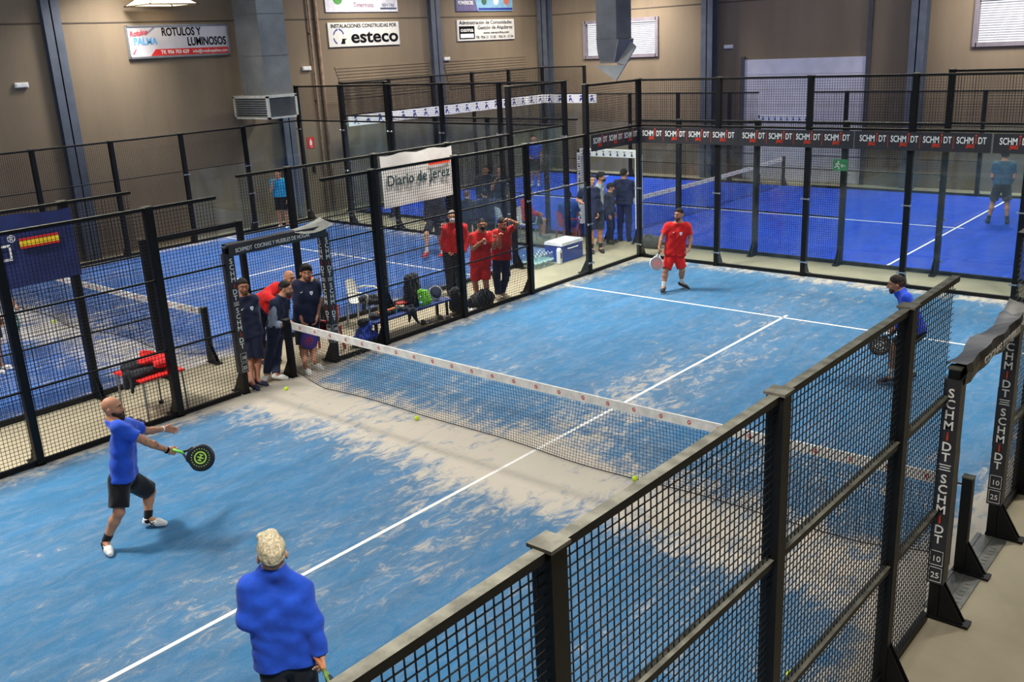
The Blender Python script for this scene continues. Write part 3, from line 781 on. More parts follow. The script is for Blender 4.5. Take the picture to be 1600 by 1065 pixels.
r = thing('fire_extinguisher', 'red fire extinguisher hanging on the left wall below the red sign', 'fire extinguisher', (XW + .12, 10.63, 1.1))
t = MB(); t.lathe([(0, 0), (.075, 0), (.08, .02), (.08, .36), (.06, .42), (.025, .45), (.025, .48)], (XW + .12, 10.63, 1.1), n=16); t.build('cylinder_body', mat('fire_red', (180, 30, 28), .35), r, smooth=True)
t = MB(); t.bar((XW + .12, 10.63, 1.6), (XW + .25, 10.63, 1.62), .02, .015); t.loft([(XW + .14, 10.6, 1.58), (XW + .2, 10.55, 1.45), (XW + .2, 10.55, 1.25)], .012, 6); t.box(XW + .002, XW + .05, 10.6, 10.66, 1.3, 1.5); t.build('valve', BLACK, r)
r = thing('exit_sign', 'green exit sign with running figure on the far court fence', 'sign', (4.13, 11.33, 2.02))
MB().box(3.99, 4.29, 11.31, 11.33, 2.0, 2.24).build('plate', mat('exit_green', (40, 120, 70), .4, emit=.25), r)
t = MB(); f_ = 11.308
t.cyl((4.10, f_, 2.19), (4.10, f_ - .003, 2.19), .018, n=10)
for a, c in (((4.10, 2.17), (4.08, 2.11)), ((4.08, 2.11), (4.12, 2.07)), ((4.12, 2.07), (4.11, 2.03)), ((4.08, 2.11), (4.05, 2.08)), ((4.05, 2.08), (4.02, 2.07)), ((4.10, 2.16), (4.14, 2.13)), ((4.10, 2.16), (4.06, 2.15)), ((4.06, 2.15), (4.04, 2.12)), ((4.16, 2.11), (4.25, 2.11)), ((4.16, 2.11), (4.19, 2.14)), ((4.16, 2.11), (4.19, 2.08))): t.bar((a[0], f_, a[1]), (c[0], f_, c[1]), .004, .02, Y)
t.build('pictogram', WHITE, r)
# flood lamp hung close to the wall above the first board
r = thing('flood_lamp', 'lit square flood lamp hung by the left wall above the red board', 'lamp', (-11.75, 5.75, 6.3))
mb = MB(); cx, cy, z0, z1 = -11.85, 5.73, 6.27, 6.55
for k in range(4):
    a = [(-.62, -.7), (.62, -.7), (.62, .7), (-.62, .7)][k]; c = [(-.62, -.7), (.62, -.7), (.62, .7), (-.62, .7)][(k + 1) % 4]; q = .45
    mb.add([(cx + a[0], cy + a[1], z0), (cx + c[0], cy + c[1], z0), (cx + c[0] * q, cy + c[1] * q, z1), (cx + a[0] * q, cy + a[1] * q, z1)], [(0, 1, 2, 3)], 1)
    mb.bar((cx + a[0], cy + a[1], z0), (cx + a[0] * q, cy + a[1] * q, z1), .03, .03)
    mb.bar((cx + a[0], cy + a[1], z0), (cx + c[0], cy + c[1], z0), .03, .03)
mb.box(cx - .28, cx + .28, cy - .32, cy + .32, z1, z1 + .2); mb.bar((cx, cy, z1 + .2), (cx, cy, ZC), .03, .03)
mb.build('shade', [mat('lamp_shade_bronze', (70, 56, 42), .4, metal=.3), mat('lit_lamp_glass', (255, 236, 200), .4, emit=1.6, var=.05)], r)
MB().ell((cx, cy, z1 - .1), (.2, .26, .09), 16).build('bulb', mat('lit_bulb', (255, 244, 220), .4, emit=9, var=.01), r, smooth=True)
# rows of thin wall-coloured slats on the left wall, left end stepped
for y0, y1, lb in ((11.85, 16.1, 'beige horizontal slats on the left wall below the ring letter board'), (16.75, 21.4, 'beige horizontal slats on the left wall below the name box board')):
    mb = MB()
    for k in range(11): z = 3.45 + k * .095; mb.box(XW + .001, XW + .02, y0 + .05 * (11 - k) * .6, y1, z, z + .07)
    tag(mb.build('wall_slats', WALLM, origin=(XW, (y0 + y1) / 2, 3.45)), lb, 'screen')
for y, rad, lb in ((11.02, .03, 'thin rusty pipe running up the left wall beside the red sign'), (11.3, .055, 'thicker rusty pipe running up the left wall behind the thin one')):
    mb = MB(); mb.cyl((XW + .07, y, 0), (XW + .07, y, ZC), rad, n=10)
    for z in (1.5, 3.5, 5.5, 7.5): mb.box(XW, XW + .08, y - rad - .02, y + rad + .02, z, z + .03)
    tag(mb.build('wall_pipe', mat('rusty_beige', (150, 124, 102), .7, var=.25), origin=(XW + .07, y, 0)), lb, 'pipe')

# ------------------------------------------------------------------ air ducts
DUCT = mat('galvanised_duct', (126, 130, 130), .45, var=.14, scale=2, metal=.35)
r = thing('air_duct', 'wide grey air duct on the left with louvred outlet box at its foot', 'air duct', (-11.5, 8.3, 3.2))
mb = MB(); mb.box(-11.95, -10.85, 7.93, 8.82, 3.8, ZC)
for z in (4.9, 6.0, 7.1): mb.box(-11.965, -10.835, 7.915, 8.835, z, z + .03)
mb.build('duct_shaft', DUCT, r)
mb = MB(); x0, x1, y0, y1, z0, z1 = -12.35, -10.72, 7.84, 8.86, 3.2, 3.82
mb.box(x0, x1, y0, y1, z1 - .05, z1 + .02); mb.box(x0, x1, y0, y1, z0, z0 + .05)
for a, c in ((x0, y0), (x1 - .07, y0), (x1 - .07, y1 - .07), (x0, y1 - .07)): mb.box(a, a + .07, c, c + .07, z0, z1)
mb.box(x0 + .1, x1 - .1, y0 + .14, y1 - .14, z0, z1)
mb.build('outlet_box', mat('pale_duct_frame', (186, 186, 176), .5, var=.15), r)
mb = MB()
for k in range(8): z = z0 + .08 + k * .062; mb.obox(((x0 + x1) / 2, y0 + .04, z), ((x1 - x0) / 2 - .08, 0, 0), (0, .03, .018), (0, -.001, .003))
mb.build('louvre', DUCT, r)
mb = MB()
for k in range(14): z = z0 + .07 + k * .035; mb.obox((x1 - .04, (y0 + y1) / 2, z), (0, (y1 - y0) / 2 - .08, 0), (.025, 0, .012), (.001, 0, .003))
mb.build('louvre', DUCT, r)
r = thing('air_duct', 'grey air duct in front of the back window with angled deflector flap', 'air duct', (-6.4, 18.4, 3.6))
x0, x1, y0, y1 = -6.8, -6.02, 18.0, 18.85
mb = MB(); mb.box(x0, x1, y0, y1, 4.9, ZC)
for z in (4.9, 6.4): mb.box(x0 - .012, x1 + .012, y0 - .012, y1 + .012, z, z + .02)
# curved elbow: the far side drops short, the near side curls under
n = 7; prof = []
for k in range(n + 1):
    A = math.pi / 2 * k / n * .8
    prof.append((x0 + .22 * (1 - math.cos(A)), 4.9 - .72 * math.sin(A) / math.sin(math.pi / 2 * .8)))
poly = [(x0, 4.9)] + prof[1:] + [(x1 - .1, 4.18), (x1 + .06, 4.86), (x1, 4.9)]
mb.prism([(a, b_) for a, b_ in poly], (0, y1, 0), X, UP, y1 - y0)
mb.build('duct_shaft', DUCT, r)
mb = MB()
mb.obox((x1 - .36, y0 - .015, 4.17), (.28, 0, 0), (0, .02, 0), (0, 0, .02)); mb.bar((x1 - .1, y0 - .015, 4.17), (x1 + .07, y0 - .01, 4.87), .03, .03); mb.bar((x1 - .1, y1 + .015, 4.17), (x1 + .07, y1, 4.87), .03, .03); mb.bar((x1 - .1, y0, 4.17), (x1 - .1, y1, 4.17), .03, .03)
mb.build('outlet_rim', STEEL, r)
mb = MB()
a, b_, c, d_ = V(x0 - .02, y0 - .10, 4.09), V(x1 + .36, y0 - .05, 4.08), V(x1 + .16, y0 - .3, 3.62), V(x1 + .66, y0 + .12, 4.64)
mb.add([a, b_, c, a + V(.01, .03, -.01), b_ + V(.01, .03, -.01), c + V(.01, .03, -.01)], [(0, 2, 1), (3, 4, 5), (0, 1, 4, 3), (1, 2, 5, 4), (2, 0, 3, 5)])
e_ = V(x1 + .34, y0 + .3, 4.80)
mb.add([b_ - V(.36, -.06, -.06), b_, d_, e_, b_ - V(.36, -.08, -.03), b_ + V(0, .02, -.03), d_ + V(0, .02, -.03), e_ + V(0, .02, -.03)], [(0, 1, 2, 3), (7, 6, 5, 4), (0, 4, 5, 1), (1, 5, 6, 2), (2, 6, 7, 3), (3, 7, 4, 0)])
mb.build('deflector_flap', DUCT, r)

# ------------------------------------------------------------------ figures: distance fields turned into meshes
def smin(a, b, k):
    h = np.maximum(k - np.abs(a - b), 0) / k
    return np.minimum(a, b) - h * h * k * .25
def f_cone(p, a, b, r1, r2):
    ba = b - a; L = max(float(ba @ ba), 1e-9); pa = p - a
    t = np.clip(pa @ ba / L, 0, 1)
    return np.sqrt(((pa - t[:, None] * ba) ** 2).sum(1)) - (r1 + (r2 - r1) * t)
def f_ell(p, c, R, rad):
    q = (p - c) @ R.T
    k0 = np.sqrt(((q / rad) ** 2).sum(1)); k1 = np.sqrt(((q / (rad * rad)) ** 2).sum(1)) + 1e-9
    return k0 * (k0 - 1) / k1
class Field:
    """list of primitives blended one after the other"""
    def __init__(s): s.p = []; s.cuts = []
    def cone(s, a, b, r1, r2=None, k=.03, flat=None, cut=None, sub=False):
        s.p.append(('c', np.asarray(a, float), np.asarray(b, float), r1, r1 if r2 is None else r2, k, flat, cut, sub)); return s
    def ell(s, c, R, rad, k=.03, sub=False):
        s.p.append(('e', np.asarray(c, float), np.asarray(R, float), np.asarray(rad, float), None, k, None, None, sub)); return s
    def cut(s, o, n): s.cuts.append((np.asarray(o, float), unit(n))); return s      # keep the side n points away from
    def __call__(s, p):
        d = None
        for kind, a, b, r1, r2, k, flat, cut, sub in s.p:
            if kind == 'c':
                q = p
                if flat is not None:
                    n, f = flat; q = p + np.outer((p - a) @ n, n) * (1 / f - 1)
                e = f_cone(q, a, b, r1, r2)
                if flat is not None: e = e * (.5 + .5 * flat[1])
            else: e = f_ell(p, a, b, r1)
            if cut is not None:
                for o, n in cut: e = np.maximum(e, (p - o) @ n)
            if sub:
                h = np.maximum(k - np.abs(-e - d), 0) / k; d = np.maximum(d, -e) + h * h * k * .25
            else: d = e if d is None else smin(d, e, k)
        for o, n in s.cuts: d = np.maximum(d, (p - o) @ n)
        return d
    def bounds(s, pad=.03):
        lo = np.full(3, 1e9); hi = -lo
        for kind, a, b, r1, r2, k, flat, cut, sub in s.p:
            if sub: continue
            pts = [(a, r1), (b, r2)] if kind == 'c' else [(a, float(np.max(r1)))]
            for q, r in pts: lo = np.minimum(lo, q - r); hi = np.maximum(hi, q + r)
        return lo - pad, hi + pad

def folds(rng, amp, lam):
    W = [(unit(rng.normal(size=3) * V(1, 1, .7)), rng.uniform(.7, 1.5) * 2 * math.pi / lam, rng.uniform(0, 6.28)) for _ in range(5)]
    def g(p):
        w = sum(np.sin(p @ d * k * .5 + ph + 1.0) for d, k, ph in W[3:])
        return amp * sum(np.sin(p @ d * k + ph + w * .9) for d, k, ph in W[:3]) / 2.0
    return g

def polygonise(field, h, lo=None, hi=None):
    """surface nets over the cells near the zero level; returns vertices and quads"""
    if lo is None: lo, hi = field.bounds()
    B = 8; nb = np.maximum(1, np.ceil((hi - lo) / (h * B)).astype(int)); n = nb * B + 1
    I = np.indices(nb).reshape(3, -1).T
    ctr = lo + (I + .5) * B * h
    dc = field(ctr); act = np.abs(dc) < B * h * .95 + .03
    D = np.repeat(np.repeat(np.repeat(dc.reshape(nb), B, 0), B, 1), B, 2)
    D = np.pad(D, ((0, 1), (0, 1), (0, 1)), mode='edge').astype(np.float32)
    loc = np.indices((B + 1,) * 3).reshape(3, -1).T
    IA = I[act]
    for c0 in range(0, len(IA), 400):
        blk = IA[c0:c0 + 400]
        idx = (blk[:, None, :] * B + loc[None]).reshape(-1, 3)
        D[idx[:, 0], idx[:, 1], idx[:, 2]] = field(lo + idx * h)
    s = D < 0
    cnt = np.zeros(n - 1, np.int8)
    for i in (0, 1):
        for j in (0, 1):
            for k in (0, 1): cnt += s[i:n[0] - 1 + i, j:n[1] - 1 + j, k:n[2] - 1 + k]
    cells = np.argwhere((cnt > 0) & (cnt < 8))
    if not len(cells): return np.zeros((0, 3)), []
    vid = np.full(n - 1, -1, np.int64); vid[cells[:, 0], cells[:, 1], cells[:, 2]] = np.arange(len(cells))
    acc = np.zeros((len(cells), 3)); num = np.zeros(len(cells))
    cor = [(i, j, k) for i in (0, 1) for j in (0, 1) for k in (0, 1)]
    for a in range(8):
        for b in range(a + 1, 8):
            ca, cb = np.array(cor[a]), np.array(cor[b])
            if np.abs(ca - cb).sum() != 1: continue
            da = D[tuple((cells + ca).T)]; db = D[tuple((cells + cb).T)]
            x = (da < 0) != (db < 0); t = np.where(x, da / np.where(x, da - db, 1), 0)
            acc += np.where(x[:, None], ca + (cb - ca) * t[:, None], 0); num += x
    P = lo + (cells + acc / num[:, None]) * h
    quads = []
    for ax in range(3):
        sl0 = [slice(None)] * 3; sl1 = [slice(None)] * 3
        sl0[ax] = slice(0, -1); sl1[ax] = slice(1, None)
        e = np.argwhere(s[tuple(sl0)] != s[tuple(sl1)])
        b, c = (ax + 1) % 3, (ax + 2) % 3
        ok = (e[:, b] > 0) & (e[:, c] > 0) & (e[:, b] < n[b] - 1) & (e[:, c] < n[c] - 1); e = e[ok]
        eb = np.zeros(3, int); eb[b] = 1; ec = np.zeros(3, int); ec[c] = 1
        q = np.stack([vid[tuple((e - eb - ec).T)], vid[tuple((e - ec).T)], vid[tuple(e.T)], vid[tuple((e - eb).T)]], 1)
        fl = ~s[tuple(e.T)]; q[fl] = q[fl][:, ::-1]
        quads.append(q)
    Q = np.concatenate(quads)
    return P, Q[(Q >= 0).all(1)]

def mesh_obj(name, P, Q, mats, parent, fm=None):
    me = bpy.data.meshes.new(name)
    me.from_pydata((P - wloc(parent)).tolist(), [], Q.tolist() if hasattr(Q, 'tolist') else Q)
    if not isinstance(mats, (list, tuple)): mats = [mats]
    for m in mats: me.materials.append(m)
    if fm is not None: me.polygons.foreach_set('material_index', np.asarray(fm, np.int32))
    me.polygons.foreach_set('use_smooth', [True] * len(me.polygons)); me.update()
    o = bpy.data.objects.new(name, me); COL.objects.link(o); o.parent = parent
    return o

def hand_field(F, W, H, thumb, palm, s, curl):
    """palm, four unequal bent fingers, thumb from the side of the palm"""
    a = unit(H - W); lat = unit(thumb - a * (thumb @ a)); pn = unit(np.cross(a, lat))
    if pn @ palm < 0: pn = -pn
    for q, (off, ln) in enumerate(((.030, .088), (.010, .092), (-.011, .088), (-.030, .082))):
        kn = W + (a * ln + lat * off) * s
        F.cone(W + lat * off * .55 * s + a * .012 * s, kn, .0135 * s, .0125 * s, k=.018 * s)
        L = (.040, .045, .041, .032)[q] * s; d = a + lat * off * 1.2; d = unit(d); c = curl * (1 + .08 * q)
        A = kn
        for j, (f, ang) in enumerate(((1, .75 * c), (.66, 1.0 * c), (.55, .8 * c))):
            ca, sa = math.cos(ang), math.sin(ang)
            n2 = unit(pn - d * (pn @ d)); d = unit(d * ca + n2 * sa)
            E = A + d * L * f; F.cone(A, E, (.0095 - .0008 * j) * s, (.0088 - .0008 * j) * s, k=.006 * s); A = E
    b = W + (a * .028 + lat * .028) * s
    t = unit(a * .75 + lat * (.75 - .35 * curl) + pn * .45 * curl); E = b + t * .038 * s
    F.cone(W + a * .018 * s + lat * .012 * s, b, .015 * s, .0145 * s, k=.015 * s); F.cone(b, E, .0125 * s, .011 * s, k=.008 * s)
    t2 = unit(t + pn * .5 * curl + a * .35); F.cone(E, E + t2 * .03 * s, .0108 * s, .009 * s, k=.006 * s)

SKINS = {'tan': (196, 140, 108), 'fair': (214, 164, 136), 'brown': (158, 104, 78), 'mid': (182, 126, 96)}
def skin(k): return mat('skin_' + k, SKINS[k], .55, var=.09, scale=14, spec=.35, bump=.08)
HAIRS = {'black': (30, 25, 22), 'dark': (40, 30, 24), 'blond': (206, 190, 156), 'ginger': (120, 76, 48), 'grey': (120, 116, 110), 'clipped': (84, 62, 50), 'roots': (138, 122, 98), 'stubble': (84, 60, 48), 'beardbrown': (62, 46, 38)}
def hairm(k): return mat('hair_' + k, HAIRS[k], .65, var=.4, scale=60, spec=.25, bump=.3, bscale=110)
EYEW = mat('eye_white', (176, 164, 154), .35); IRIS = mat('eye_iris', (46, 30, 22), .2); LIPM = mat('lip', (158, 88, 78), .5)
TATTOO = None
def tattoo_mat():
    global TATTOO
    if TATTOO is None:
        m = bpy.data.materials.new('tattooed_skin'); m.use_nodes = True; g = N(m); b = g.n['Principled BSDF']
        b.inputs['Roughness'].default_value = .55
        v = g.coord(); nz = g.noise(v, 26, 5, .62, 1.6); n2 = g.noise(v, 9, 3)
        f = g.m('MULTIPLY', g.ss(g.m('ADD', g.m('MULTIPLY', nz, .7), g.m('MULTIPLY', n2, .3)), .46, .58), .62)
        g.l.new(g.mix(f, srgb(196, 140, 108), srgb(70, 66, 66)), b.inputs['Base Color']); TATTOO = m
    return TATTOO

def person(key, label, top=('short', 'navy'), bottom=('shorts', 'navy'), hair=('short', 'dark'), beard=None, skin_k='tan', shoes=((30, 30, 36), (230, 228, 222)),
           socks=None, h=.0075, curlL=.5, curlR=.5, mask=None, tattoo=False, face=True, group=None, jac=None, bulk=1.0, legs=True, palmL=None, palmR=None, vest=None, seed=0, stripe=None):
    J = {k: np.array(v, float) if isinstance(v, list) else v for k, v in PEOPLE[key].items()}
    s = J['s']; rng = np.random.default_rng(sum(map(ord, key)) + seed)
    root = thing('person', label, 'person', (J['B'][0], J['B'][1], 0), group)
    fr = J['fr']; lat = unit(np.cross(UP, fr))
    mid = (J['sL'] + J['sR']) / 2; upT = unit(mid - J['pe']); lt = unit((J['sL'] - J['sR']) - upT * ((J['sL'] - J['sR']) @ upT)); ft = unit(np.cross(lt, upT))
    if ft @ fr < 0: ft = -ft; 
    FL = (ft, .80)
    b = bulk
    def torso(F, o, k=.05):
        pe = J['pe']
        F.cone(mid + (J['sL'] - mid) * .5 - upT * .07 * s, mid + (J['sR'] - mid) * .5 - upT * .07 * s, .098 * s * b + o, k=k, flat=FL)
        c = pe + (mid - pe) * .66; F.cone(c + lt * .072 * s, c - lt * .072 * s, .104 * s * b + o, k=k, flat=FL)
        c = pe + (mid - pe) * .34; F.cone(c + lt * .058 * s + ft * .012 * (b - 1) * 6, c - lt * .058 * s, .100 * s * b + o, k=k, flat=FL)
        F.cone(pe + lt * .072 * s, pe - lt * .072 * s, .104 * s * b + o, k=k, flat=(ft, .88))
        F.cone(J['nk'] + upT * .015 * s, J['sL'] - upT * .005, .052 * s + o, .05 * s + o, k=k)
        F.cone(J['nk'] + upT * .015 * s, J['sR'] - upT * .005, .052 * s + o, .05 * s + o, k=k)
    # ---- head frame
    fd = unit(J['fd']); hl = unit(np.cross(UP, fd)); hu = np.cross(fd, hl); c = J['hd']; R = np.array([hl, fd, hu]); hs = s * 1.02
    HP = lambda a, f, u: c + (hl * a + fd * f + hu * u) * hs
    F = Field()
    F.ell(HP(0, -.012, .028), R, V(.077, .098, .092) * hs, k=.03)
    F.ell(HP(0, .022, -.050), R, V(.058, .070, .066) * hs, k=.04 * hs)
    F.cone(HP(.012, .062, -.098), HP(-.012, .062, -.098), .021 * hs, k=.03 * hs)
    for e in (-1, 1):
        F.cone(HP(e * .012, .083, .034), HP(e * .042, .070, .032), .013 * hs, .011 * hs, k=.016 * hs)
        F.ell(HP(e * .044, .060, -.022), R, V(.022, .022, .018) * hs, k=.02 * hs)
        F.ell(HP(e * .086, -.012, -.010), np.array([unit(hl * e + fd * .5), unit(fd - hl * e * .5), hu]), V(.011, .021, .033) * hs, k=.006)
        F.ell(HP(e * .030, .094, .010), R, V(.017, .014, .011) * hs, k=.012 * hs, sub=True)
    F.cone(HP(0, .088, .018), HP(0, .112, -.026), .009 * hs, .0145 * hs, k=.014 * hs)
    for e in (-1, 1): F.cone(HP(0, .103, -.029), HP(e * .014, .096, -.030), .010 * hs, .009 * hs, k=.008 * hs)
    F.cone(HP(.018, .080, -.058), HP(-.018, .080, -.058), .010 * hs, k=.012 * hs); F.cone(HP(.015, .079, -.073), HP(-.015, .079, -.073), .0105 * hs, k=.01 * hs)
    nkb = J['nk']; F.cone(HP(0, -.018, -.055), nkb, .055 * s, .062 * s, k=.03)
    torso(F, 0)
    for S in 'LR':
        sh, el, wr, ha = J['s' + S], J['e' + S], J['w' + S], J['h' + S]
        F.cone(sh, el, .055 * s * b, .043 * s, k=.04); bic = (sh + el) / 2; F.cone(bic, bic, .050 * s * b, k=.03)
        fa = el + (wr - el) * .3; F.cone(el, fa, .039 * s, .041 * s, k=.02); F.cone(fa, wr, .041 * s, .028 * s, k=.02)
        out = lt if S == 'L' else -lt
        pal = palmL if S == 'L' else palmR
        a = unit(ha - wr); th = ft if abs(a @ ft) < .8 else upT
        hand_field(F, wr, wr + unit(ha - wr) * .09 * s, th, (-out if pal is None else np.asarray(pal, float)), s, curlL if S == 'L' else curlR)
        if legs:
            hp, kn, an, to = J['p' + S], J['k' + S], J['a' + S], J['t' + S]
            F.cone(hp, kn, .088 * s * b, .056 * s, k=.05)
            ca = kn + (an - kn) * .32 - unit(J['t' + S] - an) * .012; F.cone(kn, ca, .054 * s, .056 * s, k=.03); F.cone(ca, an, .056 * s, .036 * s, k=.03)
            F.cone(an, an + unit(to - an) * .08 * s, .036 * s, .03 * s, k=.03)
        else: F.cone(J['p' + S], J['p' + S] - UP * .3, .088 * s, .07 * s, k=.05)
    P, Q = polygonise(F, h)
    fm = None; mats = [skin(skin_k)]
    if tattoo:
        mats.append(tattoo_mat()); ctr = P[Q].mean(1); fm = np.zeros(len(Q), int)
        for S in 'LR':
            sh, el, wr = J['s' + S], J['e' + S], J['w' + S]
            a2 = sh + (el - sh) * .45
            dd = np.minimum(f_cone(ctr, a2, el, .07, .06), f_cone(ctr, el, wr - unit(wr - el) * .02, .065, .05)); fm[dd < 0] = 1
    mesh_obj('body', P, Q, mats, root, fm)
    # ---- face details
    if face:
        for e in (-1, 1):
            m = MB(); m.ell(HP(e * .031, .0775, .006), V(.0125, .0115, .0075) * hs, 12, 0, R); m.ell(HP(e * .031, .0845, .006), V(.0062, .0055, .0066) * hs, 10, 1, R)
            m.build('eye', [EYEW, IRIS], root, smooth=True)
            m = MB(); m.loft([HP(e * .013, .0935, .031), HP(e * .030, .091, .037), HP(e * .048, .078, .033)], [.004 * hs, .005 * hs, .003 * hs], 6); m.build('eyebrow', hairm('dark' if hair[1] == 'blond' else hair[1] if hair[0] != 'bald' else 'black'), root, smooth=True)
        if not mask:
            m = MB(); m.loft([HP(.022, .0785, -.065), HP(.008, .0905, -.063), HP(-.008, .0905, -.063), HP(-.022, .0785, -.065)], [.002, .0055 * hs, .0055 * hs, .002], 6); m.build('mouth', LIPM, root, smooth=True)
    hh = min(h, .0075) if face else h
    # ---- hair
    if hair[0] != 'bald':
        G = Field(); t = {'buzz': .006, 'short': .012, 'full': .020, 'quiff': .016}[hair[0]]
        G.ell(HP(0, -.014, .030), R, V(.077 + t * (.6 if hair[0] != 'full' else 1), .098 + t * .75, .092 + t * 1.15) * hs)
        if hair[0] == 'quiff':
            G.ell(HP(0, .005, .072), R, V(.078, .102, .070) * hs, k=.03)
            for q in range(6): G.cone(HP(-.035 + .014 * q, -.05 + .004 * q, .100), HP(-.025 + .016 * q, .07, .122 - .004 * q), .022 * hs, .026 * hs, k=.012)
        if hair[0] == 'quiff':
            fade = True
        if hair[0] == 'full': G.cone(HP(.02, .05, .10), HP(-.03, .06, .10), .035 * hs, k=.03)
        fo = folds(rng, .0035, .03 if hair[0] != 'quiff' else .055)
        kk = .74 if hair[0] != 'buzz' else .7
        def GF(p, G=G, fo=fo):
            q = (p - c) @ R.T / hs
            cutd = (kk * q[:, 1] - q[:, 2] + (.012 if hair[0] != 'full' else -.004)) * .8 * hs
            ear = (np.abs(q[:, 0]) > .06) & (q[:, 1] > -.035)
            cutd = np.where(ear & (q[:, 2] < .028), np.maximum(cutd, (.028 - q[:, 2]) * hs), cutd)
            return np.maximum(G(p) + fo(p) + .45 * np.clip(cutd + .022, 0, .022), cutd)
        lo, hi = G.bounds(.02); P, Q = polygonise(GF, min(hh, .006), lo, hi)
        fm = (((P[Q].mean(1) - c) @ hu < -.008 * hs)).astype(int) if hair[0] == 'quiff' else None
        if hair[0] == 'short' and face:     # clipped sides
            qq = ((P[Q].mean(1) - c) @ R.T) / hs; fm = ((qq[:, 2] < .040) & ((np.abs(qq[:, 0]) > .052) | (qq[:, 2] < -.005))).astype(int)
        mesh_obj('hair', P, Q, [hairm(hair[1]), hairm('roots' if hair[0] == 'quiff' else 'clipped')] if fm is not None else hairm(hair[1]), root, fm)
    if beard and not mask:
        G = Field(); t = .003 if beard == 'short' else .016
        G.ell(HP(0, .022, -.052), R, V(.058, .070, .066) * hs + t * .7); G.cone(HP(.014, .066, -.10), HP(-.014, .066, -.10), (.021 + t) * hs, k=.03 * hs)
        if beard != 'short': G.cone(HP(.01, .075, -.118), HP(-.01, .075, -.118), .024 * hs, k=.03 * hs)
        G.cone(HP(.022, .084, -.054), HP(-.022, .084, -.054), (.011 if beard == 'short' else .013) * hs, k=.01 * hs)
        fo = folds(rng, .002, .02)
        def BF(p, G=G, fo=fo):
            q = (p - c) @ R.T / hs
            side = np.maximum(.06 - q[:, 1], 0)
            cutd = np.maximum((q[:, 2] + .050 - side * .75) * hs, (-.004 - q[:, 1]) * hs)
            mouth = f_cone(p, HP(.018, .10, -.066), HP(-.018, .10, -.066), .011 * hs, .011 * hs)
            return np.maximum(np.maximum(G(p) + fo(p), cutd), -mouth)
        lo, hi = G.bounds(.02); P, Q = polygonise(BF, min(hh, .006), lo, hi); mesh_obj('beard', P, Q, hairm('stubble' if beard == 'short' else 'beardbrown'), root)
    if mask:
        G = Field(); G.ell(HP(0, .030, -.048), R, V(.062, .074, .060) * hs); G.cone(HP(0, .098, -.03), HP(0, .092, -.07), .028 * hs, k=.04)
        def MF(p, G=G):
            q = (p - c) @ R.T / hs
            return np.maximum(G(p), np.maximum(q[:, 2] + .012 + .25 * np.abs(q[:, 0]), .02 - q[:, 1]) * hs)
        lo, hi = G.bounds(.02); P, Q = polygonise(MF, min(hh, .006), lo, hi); mesh_obj('face_mask', P, Q, cloth('mask_' + mask, (22, 22, 24) if mask == 'black' else (225, 228, 232)), root)
    # ---- top
    kind, colr = top[0], top[1]
    Ft = Field(); torso(Ft, .016, .06); Ff = Field()
    tank = []
    for S in 'LR':
        sh, el, wr = J['s' + S], J['e' + S], J['w' + S]
        d = unit(el - sh)
        if kind == 'short': Ff.cone(sh, sh + (el - sh) * .72, .072 * s * b, .070 * s * b, k=.05, cut=[(sh + (el - sh) * .66, d)])
        else:
            Ff.cone(sh, el, .074 * s * b, .067 * s, k=.05); d2 = unit(wr - el); Ff.cone(el, wr, .067 * s, .049 * s, k=.04, cut=[(wr - d2 * .005, d2)])
    hem = J['pe'] - upT * (.012 if kind != 'jacket' else .06) * s
    for e in (-1, 1): Ft.cone(mid - upT * .16 * s + lt * .075 * s * e, hem + lt * .085 * s * e, .118 * s * b, (.132 if kind != 'jacket' else .14) * s * b, k=.06, flat=(ft, .86))
    nd = unit(nkb - c)
    if kind in ('long', 'jacket'): Ft.cone(nkb, nkb - nd * .045 * s, .074 * s, .070 * s, k=.03)
    nckdir = unit(c - nkb); fo = folds(rng, .0055, .15)
    def TF(p):
        d = smin(np.maximum(Ft(p), (hem - p) @ upT), Ff(p), .05) + fo(p)
        nk = f_cone(p, nkb - nckdir * .03, nkb + nckdir * .2, .058 * s, .066 * s)
        lim = .05 if kind in ('long', 'jacket') else .028
        d = np.maximum(d, -nk)
        q = (p - nkb) @ nckdir
        near = np.sqrt(((p - nkb) ** 2).sum(1)) < .14
        d = np.maximum(d, np.where(near & (q > 0), q - lim * s, -1))
        return d
    lo, hi = Ff.bounds(.03); l2, h2 = Ft.bounds(.03); lo = np.minimum(lo, l2); hi = np.maximum(hi, h2); P, Q = polygonise(TF, h, lo, hi)
    mats = [cloth('fabric_' + colr, CLOTH[colr])]; fm = None
    if vest:    # second colour on sleeves
        mats.append(cloth('fabric_' + vest, CLOTH[vest])); ctr = P[Q].mean(1); fm = np.zeros(len(Q), int)
        for S in 'LR':
            sh, el, wr = J['s' + S], J['e' + S], J['w' + S]; fm[np.minimum(f_cone(ctr, sh + (el - sh) * .12, el, .076, .075), f_cone(ctr, el, wr, .07, .06)) < 0] = 1
    mesh_obj('shirt' if kind == 'short' else 'jacket', P, Q, mats, root, fm)
    # ---- bottom
    bk, bc = bottom
    G = Field(); G.cone(J['pe'] + lt * .07 * s, J['pe'] - lt * .07 * s, .118 * s * b, k=.04, flat=(ft, .9))
